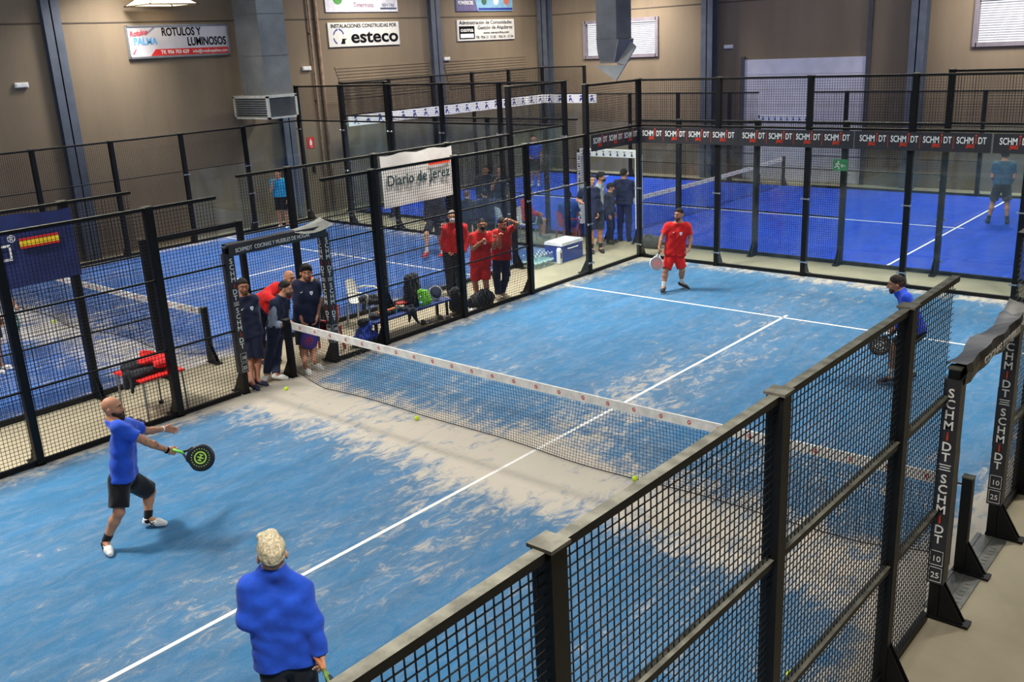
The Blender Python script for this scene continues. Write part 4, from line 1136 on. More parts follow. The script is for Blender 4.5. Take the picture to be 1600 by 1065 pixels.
    for S in 'LR':
        hp, kn, an = J['p' + S], J['k' + S], J['a' + S]; d = unit(kn - hp)
        if bk == 'shorts': G.cone(hp, hp + (kn - hp) * .95, .109 * s * b, .104 * s, k=.022, cut=[(hp + (kn - hp) * .84, d)])
        elif legs:
            d2 = unit(an - kn); G.cone(hp, kn, .103 * s * b, .084 * s, k=.025); G.cone(kn, an, .084 * s, .064 * s, k=.03, cut=[(an + d2 * .012, d2)])
        else: G.cone(hp, hp - UP * .35, .104 * s * b, .09 * s, k=.05)
    G.cut(J['pe'] + upT * .07 * s, upT); fo2 = folds(rng, .0045, .15)
    lo, hi = G.bounds(.03); GP = lambda p: G(p) + fo2(p)
    P, Q = polygonise(GP, h, lo, hi); mesh_obj('shorts' if bk == 'shorts' else 'trousers', P, Q, cloth('fabric_' + bc, CLOTH[bc]), root)
    # ---- socks and shoes
    if legs:
        for S in 'LR':
            kn, an, to = J['k' + S], J['a' + S], J['t' + S]; up = unit(kn - an)
            d = unit(to - an + UP * (.05 * s)); d = unit(to - (an - UP * .055 * s * (1 if an[2] < .16 else .9))) if an[2] < .16 else unit(to - an)
            fu = unit(np.cross(np.cross(d, UP), d)) if abs(d[2]) < .95 else fr
            if socks and bk == 'shorts':
                G = Field(); G.cone(an - up * .02, an + up * .13 * s, .044 * s, .050 * s, cut=[(an + up * socks[1] * s, up)]); P, Q = polygonise(G, max(h, .006)); mesh_obj('sock', P, Q, cloth('sock_' + socks[0], CLOTH[socks[0]]), root)
            sole = an - fu * .085 * s; heel = sole - d * .055 * s
            G = Field(); G.cone(heel + fu * .045 * s + d * .03 * s, heel + d * .17 * s + fu * .040 * s, .040 * s, .043 * s, k=.03)
            G.cone(heel + d * .17 * s + fu * .040 * s, heel + d * .235 * s + fu * .030 * s, .044 * s, .034 * s, k=.03); G.cone(heel + fu * .05 * s + d * .045 * s, heel + fu * .088 * s + d * .05 * s, .043 * s, .046 * s, k=.02)
            G.cut(heel + fu * .004, -fu); G.cut(heel + fu * .10 * s, fu)
            P, Q = polygonise(G, max(min(h, .008), .0055)); fm = ((P[Q].mean(1) - heel) @ fu < .026 * s).astype(int)
            mesh_obj('shoe', P, Q, [mat('shoe_%d_%d_%d' % shoes[0], shoes[0], .6, var=.1), mat('sole_%d_%d_%d' % shoes[1], shoes[1], .6, var=.06)], root, fm)
    return dict(root=root, J=J, s=s, HP=HP, R=R, ft=ft, lt=lt, up=upT, top=TF, bot=GP, body=F, mid=mid, fd=fd, hs=hs)

CLOTH = {'royal': (36, 84, 205), 'royal2': (30, 72, 200), 'black': (20, 20, 24), 'navy': (30, 36, 62), 'red': (214, 30, 28), 'red2': (190, 28, 30), 'grey': (140, 152, 170),
         'heather': (168, 178, 184), 'turq': (40, 150, 200), 'white': (226, 224, 218), 'dark': (34, 38, 50), 'shortblue': (34, 60, 120), 'mid_blue': (40, 76, 150), 'teal': (60, 90, 110)}

def on_surface(f, o, d, reach=.4):
    """walk along -d from o+d*reach until the field f is met"""
    o = np.asarray(o, float); d = unit(d); t = reach
    for _ in range(200):
        q = o + d * t; v = float(f(q[None])[0])
        if v < .0015 or t <= .01: break
        t = max(t - max(v * .4, .0008), .01)
    e = .004; g = np.array([float(f((q + V(*(e if i == j else 0 for j in range(3))))[None])[0]) for i in range(3)]) - float(f(q[None])[0])
    return q, unit(g)
def patch(p, name, f, o, d, outline, size, m, sub=None):
    """a small print or badge laid on the cloth: outline in the unit square"""
    q, n = on_surface(f, o, d); u = unit(np.cross(UP, n)); v = np.cross(n, u)
    mb = MB(); mb.prism([(a * size, b * size) for a, b in outline], q - n * .002, u, v, .006)
    if sub:
        for ol, mi in sub: mb.prism([(a * size, b * size) for a, b in ol], q - n * .002, u, v, .008, mi)
    return mb.build(name, m, p['root'])
SWOOSH = [(-.5, -.2), (-.1, -.3), (.5, .35), (.05, .0), (-.25, -.02)]
SHIELD = [(-.4, .5), (.4, .5), (.4, -.1), (0, -.6), (-.4, -.1)]
def badges(p, swoosh=True, crest=True, jm=None):
    wht = mat('badge_white', (236, 236, 236), .6)
    if swoosh: patch(p, 'chest_mark', p['top'], p['mid'] - p['lt'] * .07 * p['s'] - p['up'] * .10, p['ft'], SWOOSH, .055, wht)
    if crest: patch(p, 'crest', p['top'], p['mid'] + p['lt'] * .075 * p['s'] - p['up'] * .12, p['ft'], SHIELD, .06, [wht, mat('badge_blue', (120, 180, 215), .6)], [([(-.25, .2), (.25, .2), (0, -.35)], 1)])
def leg_stripe(p, S, a, b, m, w=.016, f=None, dirn=None):
    f = f or p['bot']; J = p['J']; hp, kn, an = J['p' + S], J['k' + S], J['a' + S]; out = dirn if dirn is not None else (p['lt'] if S == 'L' else -p['lt'])
    L = []; 
    for i in range(9):
        t = a + (b - a) * i / 8; c = hp + (kn - hp) * t if t < 1 else kn + (an - kn) * (t - 1)
        q, n = on_surface(f, c, out, .25); L.append((q, n, c))
    P = []
    for i, (q, n, c) in enumerate(L):
        d = unit(L[min(i + 1, 8)][0] - L[max(i - 1, 0)][0]); sd = unit(np.cross(d, n)); P.append([q + sd * w / 2 + n * .003, q - sd * w / 2 + n * .003])
    return MB().grid(P).build('stripe', m, p['root'])

PEOPLE = {
 'P1': {"hd":[2.891,-4.285,1.487],"nk":[2.884,-4.3,1.342],"sL":[2.783,-4.112,1.213],"sR":[3.056,-4.333,1.322],"eL":[2.716,-3.875,1.049],"eR":[3.198,-4.142,1.133],"wL":[2.65,-3.657,0.981],"wR":[3.256,-3.968,0.99],"hL":[2.672,-3.514,0.929],"hR":[3.296,-3.88,0.947],"pL":[2.826,-4.211,0.626],"pR":[2.946,-4.38,0.725],"kL":[2.739,-3.967,0.376],"kR":[3.023,-4.476,0.42],"aL":[2.785,-4.071,0.1],"aR":[2.895,-4.614,0.1],"tL":[2.933,-3.931,0.03],"tR":[3.082,-4.669,0.03],"pe":[2.885,-4.297,0.728],"B":[2.87,-4.33,0.0],"fd":[0.727,0.687,0.0],"fr":[0.702,0.712,0.0],"s":0.971},
 'P2': {"hd":[7.082,-5.347,1.682],"nk":[7.083,-5.345,1.561],"sL":[6.987,-5.494,1.474],"sR":[7.169,-5.212,1.384],"eL":[6.99,-5.545,1.252],"eR":[7.244,-5.206,1.144],"wL":[6.799,-5.268,0.993],"wR":[7.311,-5.212,0.927],"hL":[6.769,-5.185,0.953],"hR":[7.338,-5.225,0.864],"pL":[7.034,-5.421,0.814],"pR":[7.133,-5.267,0.814],"kL":[7.013,-5.416,0.509],"kR":[7.129,-5.236,0.509],"aL":[7.053,-5.447,0.086],"aR":[7.174,-5.259,0.086],"tL":[6.871,-5.354,0.031],"tR":[7.014,-5.132,0.031],"pe":[7.083,-5.344,0.865],"B":[7.088,-5.337,0.0],"fd":[-0.84,0.54,0.052],"fr":[-0.841,0.541,-0.0],"s":1.017},
 'P3': {"hd":[2.385,7.742,1.52],"nk":[2.376,7.759,1.339],"sL":[2.525,7.849,1.272],"sR":[2.2,7.654,1.292],"eL":[2.574,7.879,1.041],"eR":[2.103,7.572,1.067],"wL":[2.609,7.783,0.883],"wR":[2.112,7.461,0.895],"hL":[2.599,7.753,0.785],"hR":[2.128,7.424,0.801],"pL":[2.378,7.761,0.67],"pR":[2.237,7.676,0.672],"kL":[2.463,7.754,0.407],"kR":[2.219,7.525,0.414],"aL":[2.395,7.846,0.13],"aR":[2.215,7.459,0.1],"tL":[2.496,7.875,0.03],"tR":[2.295,7.259,0.03],"pe":[2.307,7.718,0.723],"B":[2.31,7.72,0.0],"fd":[-0.017,-0.998,-0.052],"fr":[0.358,-0.934,0.0],"s":0.96},
 'P4': {"hd":[7.696,4.614,1.44],"nk":[7.758,4.634,1.324],"sL":[7.882,4.507,1.288],"sR":[7.759,4.803,1.222],"eL":[7.962,4.449,1.05],"eR":[7.757,4.845,0.932],"wL":[7.805,4.439,0.873],"wR":[7.689,4.717,0.766],"hL":[7.728,4.498,0.809],"hR":[7.66,4.655,0.73],"pL":[8.018,4.625,0.776],"pR":[7.964,4.797,0.723],"kL":[7.742,4.482,0.564],"kR":[7.722,4.938,0.465],"aL":[7.731,4.602,0.1],"aR":[7.903,4.907,0.1],"tL":[7.602,4.496,0.03],"tR":[7.781,4.804,0.03],"pe":[8.003,4.715,0.806],"B":[7.769,4.638,0.0],"fd":[-0.93,-0.341,-0.139],"fr":[-0.974,-0.227,0.0],"s":0.994},
 'G1': {"hd":[-0.299,-0.493,1.538],"nk":[-0.297,-0.49,1.376],"sL":[-0.257,-0.353,1.32],"sR":[-0.359,-0.661,1.327],"eL":[-0.336,-0.328,1.037],"eR":[-0.501,-0.586,1.046],"wL":[-0.438,-0.338,0.807],"wR":[-0.499,-0.435,0.822],"hL":[-0.483,-0.372,0.767],"hR":[-0.488,-0.38,0.768],"pL":[-0.26,-0.432,0.703],"pR":[-0.327,-0.537,0.71],"kL":[-0.257,-0.427,0.358],"kR":[-0.287,-0.567,0.382],"aL":[-0.123,-0.573,0.1],"aR":[-0.064,-0.709,0.1],"tL":[0.008,-0.535,0.03],"tR":[0.079,-0.727,0.03],"pe":[-0.292,-0.482,0.763],"B":[-0.38,-0.62,0.0],"fd":[0.947,-0.316,-0.052],"fr":[0.937,-0.35,0.0],"s":0.994},
 'G2': {"hd":[-0.64,0.62,1.401],"nk":[-0.703,0.616,1.265],"sL":[-0.617,0.743,1.248],"sR":[-0.798,0.475,1.209],"eL":[-0.571,0.9,1.317],"eR":[-0.802,0.254,1.151],"wL":[-0.439,0.918,1.34],"wR":[-0.587,0.287,1.086],"hL":[-0.393,0.932,1.331],"hR":[-0.548,0.309,1.001],"pL":[-0.928,0.337,0.92],"pR":[-0.972,0.163,0.92],"kL":[-0.905,0.347,0.5],"kR":[-0.956,0.143,0.5],"aL":[-0.952,0.364,0.085],"aR":[-1.006,0.151,0.085],"tL":[-0.754,0.335,0.03],"tR":[-0.817,0.083,0.03],"pe":[-0.95,0.25,0.97],"B":[-0.95,0.25,0.0],"fd":[0.99,0.017,-0.139],"fr":[0.97,-0.242,0.0],"s":1.0},
 'G3': {"hd":[-0.22,0.215,1.361],"nk":[-0.268,0.144,1.215],"sL":[-0.348,0.275,1.111],"sR":[-0.213,-0.024,1.178],"eL":[-0.288,0.204,0.84],"eR":[-0.24,-0.099,0.87],"wL":[-0.142,0.152,0.812],"wR":[-0.122,0.003,0.831],"hL":[-0.091,0.155,0.839],"hR":[-0.06,0.059,0.858],"pL":[-0.402,0.089,0.575],"pR":[-0.309,-0.059,0.628],"kL":[-0.366,-0.001,0.315],"kR":[-0.344,-0.145,0.37],"aL":[-0.101,-0.24,0.1],"aR":[-0.252,-0.3,0.1],"tL":[-0.026,-0.172,0.03],"tR":[-0.222,-0.368,0.03],"pe":[-0.354,0.018,0.676],"B":[-0.4,-0.05,0.0],"fd":[0.75,0.646,-0.139],"fr":[0.935,0.354,0.0],"s":0.949},
 'G4': {"hd":[-0.281,0.693,1.512],"nk":[-0.316,0.68,1.363],"sL":[-0.219,0.811,1.314],"sR":[-0.403,0.562,1.325],"eL":[-0.21,0.823,1.023],"eR":[-0.4,0.566,1.004],"wL":[-0.177,0.734,0.801],"wR":[-0.296,0.505,0.775],"hL":[-0.158,0.692,0.706],"hR":[-0.266,0.495,0.685],"pL":[-0.3,0.723,0.671],"pR":[-0.39,0.558,0.671],"kL":[-0.279,0.663,0.312],"kR":[-0.347,0.503,0.289],"aL":[-0.038,0.468,0.1],"aR":[0.031,0.246,0.1],"tL":[0.062,0.47,0.03],"tR":[0.125,0.213,0.03],"pe":[-0.345,0.64,0.723],"B":[-0.36,0.62,0.0],"fd":[0.853,-0.52,-0.052],"fr":[0.88,-0.475,0.0],"s":1.046},
 'R1': {"hd":[-1.346,5.209,1.614],"nk":[-1.356,5.241,1.452],"sL":[-1.211,5.383,1.374],"sR":[-1.471,5.128,1.37],"eL":[-1.182,5.44,1.09],"eR":[-1.534,5.094,1.121],"wL":[-1.169,5.312,0.89],"wR":[-1.4,5.085,0.911],"hL":[-1.195,5.259,0.845],"hR":[-1.352,5.105,0.859],"pL":[-1.344,5.274,0.904],"pR":[-1.447,5.13,0.904],"kL":[-1.32,5.274,0.491],"kR":[-1.44,5.107,0.491],"aL":[-1.357,5.307,0.084],"aR":[-1.483,5.131,0.084],"tL":[-1.185,5.209,0.029],"tR":[-1.334,5.001,0.029],"pe":[-1.396,5.202,0.953],"B":[-1.396,5.202,0.0],"fd":[0.697,-0.711,-0.087],"fr":[0.813,-0.582,0.0],"s":0.983},
 'R2': {"hd":[-0.342,5.004,1.56],"nk":[-0.4,5.018,1.402],"sL":[-0.279,5.13,1.343],"sR":[-0.518,4.91,1.336],"eL":[-0.144,5.091,1.122],"eR":[-0.456,4.831,1.103],"wL":[0.009,4.987,1.306],"wR":[-0.234,4.831,1.262],"hL":[0.039,4.961,1.4],"hR":[-0.166,4.853,1.339],"pL":[-0.387,5.055,0.708],"pR":[-0.487,4.914,0.708],"kL":[-0.359,5.029,0.42],"kR":[-0.503,4.869,0.424],"aL":[-0.382,5.103,0.082],"aR":[-0.505,4.93,0.082],"tL":[-0.215,5.008,0.029],"tR":[-0.359,4.804,0.029],"pe":[-0.437,4.984,0.756],"B":[-0.42,5.0,0.0],"fd":[0.773,-0.632,-0.052],"fr":[0.816,-0.578,0.0],"s":0.96},
 'R3': {"hd":[-0.308,5.556,1.483],"nk":[-0.362,5.549,1.339],"sL":[-0.248,5.649,1.331],"sR":[-0.439,5.48,1.305],"eL":[-0.077,5.733,1.471],"eR":[-0.304,5.439,1.042],"wL":[-0.12,5.575,1.571],"wR":[-0.195,5.322,1.265],"hL":[-0.148,5.497,1.619],"hR":[-0.165,5.296,1.374],"pL":[-0.329,5.613,0.734],"pR":[-0.417,5.464,0.734],"kL":[-0.296,5.58,0.454],"kR":[-0.419,5.418,0.461],"aL":[-0.37,5.521,0.1],"aR":[-0.376,5.399,0.1],"tL":[-0.245,5.489,0.03],"tR":[-0.281,5.295,0.03],"pe":[-0.373,5.538,0.782],"B":[-0.36,5.55,0.0],"fd":[0.967,-0.146,-0.208],"fr":[0.861,-0.508,0.0],"s":0.96},
 'N1': {"hd":[-1.216,9.844,1.738],"nk":[-1.255,9.84,1.556],"sL":[-1.14,9.923,1.49],"sR":[-1.422,9.72,1.473],"eL":[-1.146,9.919,1.188],"eR":[-1.536,9.7,1.272],"wL":[-1.09,9.885,0.984],"wR":[-1.368,9.661,1.212],"hL":[-1.068,9.876,0.895],"hR":[-1.308,9.679,1.198],"pL":[-1.109,9.974,0.925],"pR":[-1.224,9.834,0.925],"kL":[-1.084,9.973,0.503],"kR":[-1.218,9.809,0.503],"aL":[-1.12,10.009,0.085],"aR":[-1.26,9.837,0.085],"tL":[-0.951,9.897,0.03],"tR":[-1.117,9.694,0.03],"pe":[-1.167,9.904,0.976],"B":[-1.167,9.904,0.0],"fd":[0.843,-0.533,-0.07],"fr":[0.774,-0.634,0.0],"s":1.006},
 'N2': {"hd":[-1.614,10.776,1.654],"nk":[-1.643,10.766,1.488],"sL":[-1.708,10.94,1.433],"sR":[-1.578,10.591,1.433],"eL":[-1.744,10.98,1.136],"eR":[-1.579,10.537,1.136],"wL":[-1.678,11.005,0.885],"wR":[-1.513,10.562,0.885],"hL":[-1.646,11.006,0.795],"hR":[-1.488,10.582,0.795],"pL":[-1.674,10.851,0.925],"pR":[-1.611,10.681,0.925],"kL":[-1.661,10.872,0.503],"kR":[-1.587,10.674,0.503],"aL":[-1.71,10.859,0.085],"aR":[-1.632,10.652,0.085],"tL":[-1.528,10.948,0.03],"tR":[-1.437,10.703,0.03],"pe":[-1.643,10.766,0.976],"B":[-1.643,10.766,0.0],"fd":[0.902,0.428,-0.052],"fr":[0.937,0.349,0.0],"s":1.006},
 'N3': {"hd":[-1.448,10.947,1.391],"nk":[-1.473,10.94,1.252],"sL":[-1.513,11.092,1.205],"sR":[-1.433,10.789,1.205],"eL":[-1.54,11.128,0.956],"eR":[-1.438,10.744,0.956],"wL":[-1.483,11.143,0.744],"wR":[-1.381,10.759,0.744],"hL":[-1.456,11.142,0.668],"hR":[-1.359,10.774,0.668],"pL":[-1.492,11.014,0.778],"pR":[-1.453,10.867,0.778],"kL":[-1.479,11.03,0.423],"kR":[-1.434,10.859,0.423],"aL":[-1.521,11.024,0.072],"aR":[-1.474,10.844,0.072],"tL":[-1.362,11.083,0.025],"tR":[-1.306,10.871,0.025],"pe":[-1.473,10.94,0.82],"B":[-1.473,10.94,0.0],"fd":[0.751,0.627,-0.208],"fr":[0.967,0.256,0.0],"s":0.846},
 'N4': {"hd":[-1.347,11.395,1.673],"nk":[-1.337,11.367,1.505],"sL":[-1.515,11.305,1.449],"sR":[-1.159,11.428,1.449],"eL":[-1.595,11.364,1.16],"eR":[-1.133,11.523,1.16],"wL":[-1.516,11.574,1.119],"wR":[-1.324,11.64,1.119],"hL":[-1.459,11.626,1.119],"hR":[-1.401,11.646,1.139],"pL":[-1.424,11.337,0.936],"pR":[-1.251,11.396,0.936],"kL":[-1.445,11.351,0.509],"kR":[-1.243,11.421,0.509],"aL":[-1.433,11.301,0.086],"aR":[-1.222,11.374,0.086],"tL":[-1.519,11.487,0.031],"tR":[-1.269,11.573,0.031],"pe":[-1.337,11.367,0.987],"B":[-1.337,11.367,0.0],"fd":[0.018,0.996,-0.087],"fr":[-0.325,0.946,-0.0],"s":1.017},
 'S1': {"hd":[-2.478,10.571,1.179],"nk":[-2.436,10.505,1.022],"sL":[-2.58,10.391,0.963],"sR":[-2.272,10.586,0.963],"eL":[-2.667,10.429,0.708],"eR":[-2.269,10.681,0.708],"wL":[-2.75,10.632,0.649],"wR":[-2.417,10.843,0.649],"hL":[-2.767,10.715,0.629],"hR":[-2.484,10.893,0.629],"pL":[-2.511,10.458,0.472],"pR":[-2.362,10.552,0.472],"kL":[-2.765,10.786,0.491],"kR":[-2.549,10.922,0.491],"aL":[-2.755,10.769,0.084],"aR":[-2.539,10.906,0.084],"tL":[-2.868,10.93,0.029],"tR":[-2.635,11.077,0.029],"pe":[-2.436,10.505,0.521],"B":[-2.436,10.505,0.0],"fd":[-0.673,0.739,0.0],"fr":[-0.535,0.845,-0.0],"s":0.983},
 'S2': {"hd":[-3.65,10.459,1.179],"nk":[-3.689,10.391,1.022],"sL":[-3.856,10.465,0.963],"sR":[-3.542,10.282,0.963],"eL":[-3.863,10.561,0.708],"eR":[-3.456,10.323,0.708],"wL":[-3.721,10.728,0.649],"wR":[-3.381,10.53,0.649],"hL":[-3.655,10.781,0.629],"hR":[-3.367,10.613,0.629],"pL":[-3.766,10.435,0.472],"pR":[-3.613,10.346,0.472],"kL":[-3.592,10.812,0.491],"kR":[-3.371,10.683,0.491],"aL":[-3.602,10.795,0.084],"aR":[-3.381,10.666,0.084],"tL":[-3.511,10.97,0.029],"tR":[-3.273,10.831,0.029],"pe":[-3.689,10.391,0.521],"B":[-3.689,10.391,0.0],"fd":[0.503,0.864,0.0],"fr":[0.503,0.864,-0.0],"s":0.983},
 'D1': {"hd":[-5.456,10.055,1.097],"nk":[-5.416,9.994,0.951],"sL":[-5.547,9.886,0.896],"sR":[-5.265,10.072,0.896],"eL":[-5.63,9.92,0.658],"eR":[-5.263,10.161,0.658],"wL":[-5.71,10.108,0.603],"wR":[-5.404,10.309,0.603],"hL":[-5.727,10.184,0.585],"hR":[-5.467,10.355,0.585],"pL":[-5.485,9.949,0.439],"pR":[-5.347,10.04,0.439],"kL":[-5.726,10.25,0.457],"kR":[-5.528,10.38,0.457],"aL":[-5.716,10.234,0.078],"aR":[-5.518,10.365,0.078],"tL":[-5.825,10.382,0.027],"tR":[-5.611,10.523,0.027],"pe":[-5.416,9.994,0.485],"B":[-5.416,9.994,0.0],"fd":[-0.231,0.973,0.0],"fr":[-0.55,0.835,-0.0],"s":0.914},
 'D2': {"hd":[-5.019,10.257,1.125],"nk":[-4.964,10.206,0.975],"sL":[-5.068,10.066,0.918],"sR":[-4.833,10.32,0.918],"eL":[-5.158,10.079,0.675],"eR":[-4.853,10.409,0.675],"wL":[-5.284,10.246,0.619],"wR":[-5.03,10.521,0.619],"hL":[-5.32,10.318,0.6],"hR":[-5.104,10.552,0.6],"pL":[-5.021,10.144,0.45],"pR":[-4.907,10.268,0.45],"kL":[-5.336,10.383,0.469],"kR":[-5.171,10.562,0.469],"aL":[-5.322,10.371,0.08],"aR":[-5.157,10.55,0.08],"tL":[-5.466,10.491,0.028],"tR":[-5.288,10.684,0.028],"pe":[-4.964,10.206,0.497],"B":[-4.964,10.206,0.0],"fd":[-0.885,0.465,0.0],"fr":[-0.735,0.678,0.0],"s":0.937},
 'D3': {"hd":[-5.525,10.897,1.654],"nk":[-5.547,10.917,1.488],"sL":[-5.42,11.054,1.433],"sR":[-5.673,10.781,1.433],"eL":[-5.401,11.104,1.136],"eR":[-5.722,10.758,1.136],"wL":[-5.349,11.057,0.885],"wR":[-5.671,10.71,0.885],"hL":[-5.334,11.029,0.795],"hR":[-5.642,10.697,0.795],"pL":[-5.485,10.984,0.925],"pR":[-5.608,10.851,0.925],"kL":[-5.46,10.981,0.503],"kR":[-5.604,10.826,0.503],"aL":[-5.494,11.019,0.085],"aR":[-5.644,10.857,0.085],"tL":[-5.333,10.897,0.03],"tR":[-5.51,10.705,0.03],"pe":[-5.547,10.917,0.976],"B":[-5.547,10.917,0.0],"fd":[0.671,-0.741,0.0],"fr":[0.733,-0.68,0.0],"s":1.006},
 'D4': {"hd":[-4.984,10.908,1.673],"nk":[-4.998,10.936,1.505],"sL":[-4.829,11.019,1.449],"sR":[-5.167,10.853,1.449],"eL":[-4.792,11.06,1.149],"eR":[-5.172,10.737,1.17],"wL":[-4.761,10.996,0.895],"wR":[-5.017,10.699,1.404],"hL":[-4.757,10.964,0.804],"hR":[-4.962,10.749,1.505],"pL":[-4.916,10.976,0.936],"pR":[-5.08,10.895,0.936],"kL":[-4.893,10.965,0.509],"kR":[-5.085,10.87,0.509],"aL":[-4.911,11.013,0.086],"aR":[-5.112,10.914,0.086],"tL":[-4.803,10.839,0.031],"tR":[-5.04,10.722,0.031],"pe":[-4.998,10.936,0.987],"B":[-4.998,10.936,0.0],"fd":[0.362,-0.932,0.0],"fr":[0.442,-0.897,0.0],"s":1.017},
 'D5': {"hd":[-4.428,10.46,1.166],"nk":[-4.387,10.394,1.01],"sL":[-4.532,10.284,0.952],"sR":[-4.223,10.47,0.952],"eL":[-4.617,10.324,0.699],"eR":[-4.218,10.564,0.699],"wL":[-4.694,10.527,0.641],"wR":[-4.361,10.727,0.641],"hL":[-4.709,10.608,0.622],"hR":[-4.426,10.779,0.622],"pL":[-4.462,10.349,0.466],"pR":[-4.313,10.439,0.466],"kL":[-4.706,10.678,0.486],"kR":[-4.489,10.808,0.486],"aL":[-4.696,10.662,0.083],"aR":[-4.479,10.792,0.083],"tL":[-4.804,10.823,0.029],"tR":[-4.571,10.963,0.029],"pe":[-4.387,10.394,0.515],"B":[-4.387,10.394,0.0],"fd":[-0.359,0.934,0.0],"fr":[-0.515,0.857,-0.0],"s":0.971},
 'B1': {"hd":[-9.662,18.092,1.673],"nk":[-9.679,18.117,1.505],"sL":[-9.523,18.223,1.449],"sR":[-9.834,18.011,1.449],"eL":[-9.493,18.268,1.149],"eR":[-9.852,17.938,1.16],"wL":[-9.453,18.21,0.895],"wR":[-9.637,17.838,1.017],"hL":[-9.444,18.179,0.804],"hR":[-9.549,17.836,0.997],"pL":[-9.603,18.169,0.936],"pR":[-9.754,18.066,0.936],"kL":[-9.579,18.16,0.509],"kR":[-9.756,18.04,0.509],"aL":[-9.603,18.205,0.086],"aR":[-9.788,18.08,0.086],"tL":[-9.472,18.049,0.031],"tR":[-9.691,17.9,0.031],"pe":[-9.679,18.117,0.987],"B":[-9.679,18.117,0.0],"fd":[0.632,-0.775,0.0],"fr":[0.562,-0.827,0.0],"s":1.017},
 'T1': {"hd":[-11.417,8.392,1.598],"nk":[-11.433,8.416,1.438],"sL":[-11.284,8.517,1.384],"sR":[-11.582,8.315,1.384],"eL":[-11.255,8.56,1.098],"eR":[-11.506,8.178,1.127],"wL":[-11.217,8.504,0.855],"wR":[-11.42,8.189,1.36],"hL":[-11.208,8.474,0.767],"hR":[-11.396,8.241,1.457],"pL":[-11.361,8.465,0.894],"pR":[-11.505,8.367,0.894],"kL":[-11.338,8.457,0.486],"kR":[-11.506,8.342,0.486],"aL":[-11.361,8.5,0.083],"aR":[-11.538,8.38,0.083],"tL":[-11.236,8.35,0.029],"tR":[-11.445,8.208,0.029],"pe":[-11.433,8.416,0.942],"B":[-11.433,8.416,0.0],"fd":[0.562,-0.827,0.0],"fr":[0.562,-0.827,0.0],"s":0.971},
 'K1': {"hd":[-4.371,7.705,1.598],"nk":[-4.381,7.732,1.438],"sL":[-4.212,7.795,1.384],"sR":[-4.549,7.67,1.384],"eL":[-4.173,7.83,1.098],"eR":[-4.601,7.671,1.098],"wL":[-4.15,7.766,0.855],"wR":[-4.578,7.607,0.855],"hL":[-4.149,7.735,0.767],"hR":[-4.559,7.583,0.767],"pL":[-4.299,7.762,0.894],"pR":[-4.463,7.702,0.894],"kL":[-4.278,7.749,0.486],"kR":[-4.382,7.4,0.602],"aL":[-4.291,7.797,0.083],"aR":[-4.368,7.364,0.194],"tL":[-4.205,7.621,0.029],"tR":[-4.319,7.175,0.126],"pe":[-4.381,7.732,0.942],"B":[-4.381,7.732,0.0],"fd":[0.264,-0.964,0.0],"fr":[0.347,-0.938,0.0],"s":0.971},
 'E1': {"hd":[-4.545,-2.602,1.645],"nk":[-4.568,-2.622,1.48],"sL":[-4.688,-2.481,1.425],"sR":[-4.448,-2.762,1.425],"eL":[-4.735,-2.456,1.13],"eR":[-4.36,-2.338,1.288],"wL":[-4.682,-2.41,0.88],"wR":[-4.313,-2.264,1.135],"hL":[-4.653,-2.398,0.79],"hR":[-4.29,-2.259,1.049],"pL":[-4.626,-2.553,0.92],"pR":[-4.509,-2.69,0.92],"kL":[-4.62,-2.529,0.5],"kR":[-4.484,-2.689,0.5],"aL":[-4.662,-2.557,0.085],"aR":[-4.519,-2.725,0.085],"tL":[-4.522,-2.412,0.03],"tR":[-4.354,-2.61,0.03],"pe":[-4.568,-2.622,0.97],"B":[-4.568,-2.622,0.0],"fd":[0.494,0.869,0.0],"fr":[0.762,0.648,0.0],"s":1.0},
 'F1': {"hd":[5.828,17.424,1.692],"nk":[5.836,17.394,1.522],"sL":[5.651,17.349,1.466],"sR":[6.021,17.439,1.466],"eL":[5.605,17.317,1.162],"eR":[6.075,17.431,1.162],"wL":[5.647,17.56,0.977],"wR":[5.927,17.628,0.977],"hL":[5.693,17.635,0.957],"hR":[5.853,17.673,0.957],"pL":[5.746,17.372,0.946],"pR":[5.926,17.416,0.946],"kL":[5.658,17.383,0.514],"kR":[5.968,17.458,0.514],"aL":[5.613,17.309,0.087],"aR":[6.023,17.407,0.087],"tL":[5.525,17.499,0.031],"tR":[5.995,17.612,0.031],"pe":[5.836,17.394,0.998],"B":[5.836,17.394,0.0],"fd":[-0.061,0.983,-0.174],"fr":[-0.234,0.972,-0.0],"s":1.029},
}
RACKETS = {"P1":[[3.277,-3.922,0.986],[0.818,0.507,-0.272],[0.574,-0.686,0.446]],"P2":[[7.286,-5.252,0.928],[0.878,-0.129,-0.461],[0.366,0.802,0.472]],"P3":[[2.133,7.451,0.861],[0.119,-0.588,-0.8],[0.692,-0.529,0.492]],"P4":[[7.763,4.573,0.805],[-0.467,-0.617,-0.633],[0.3,-0.784,0.543]],"G4":[[-0.268,0.492,0.739],[0.256,0.1,-0.961],[0.789,-0.596,0.148]],"E1":[[-4.289,-2.257,1.115],[0.455,-0.437,-0.776],[0.862,0.435,0.26]]}

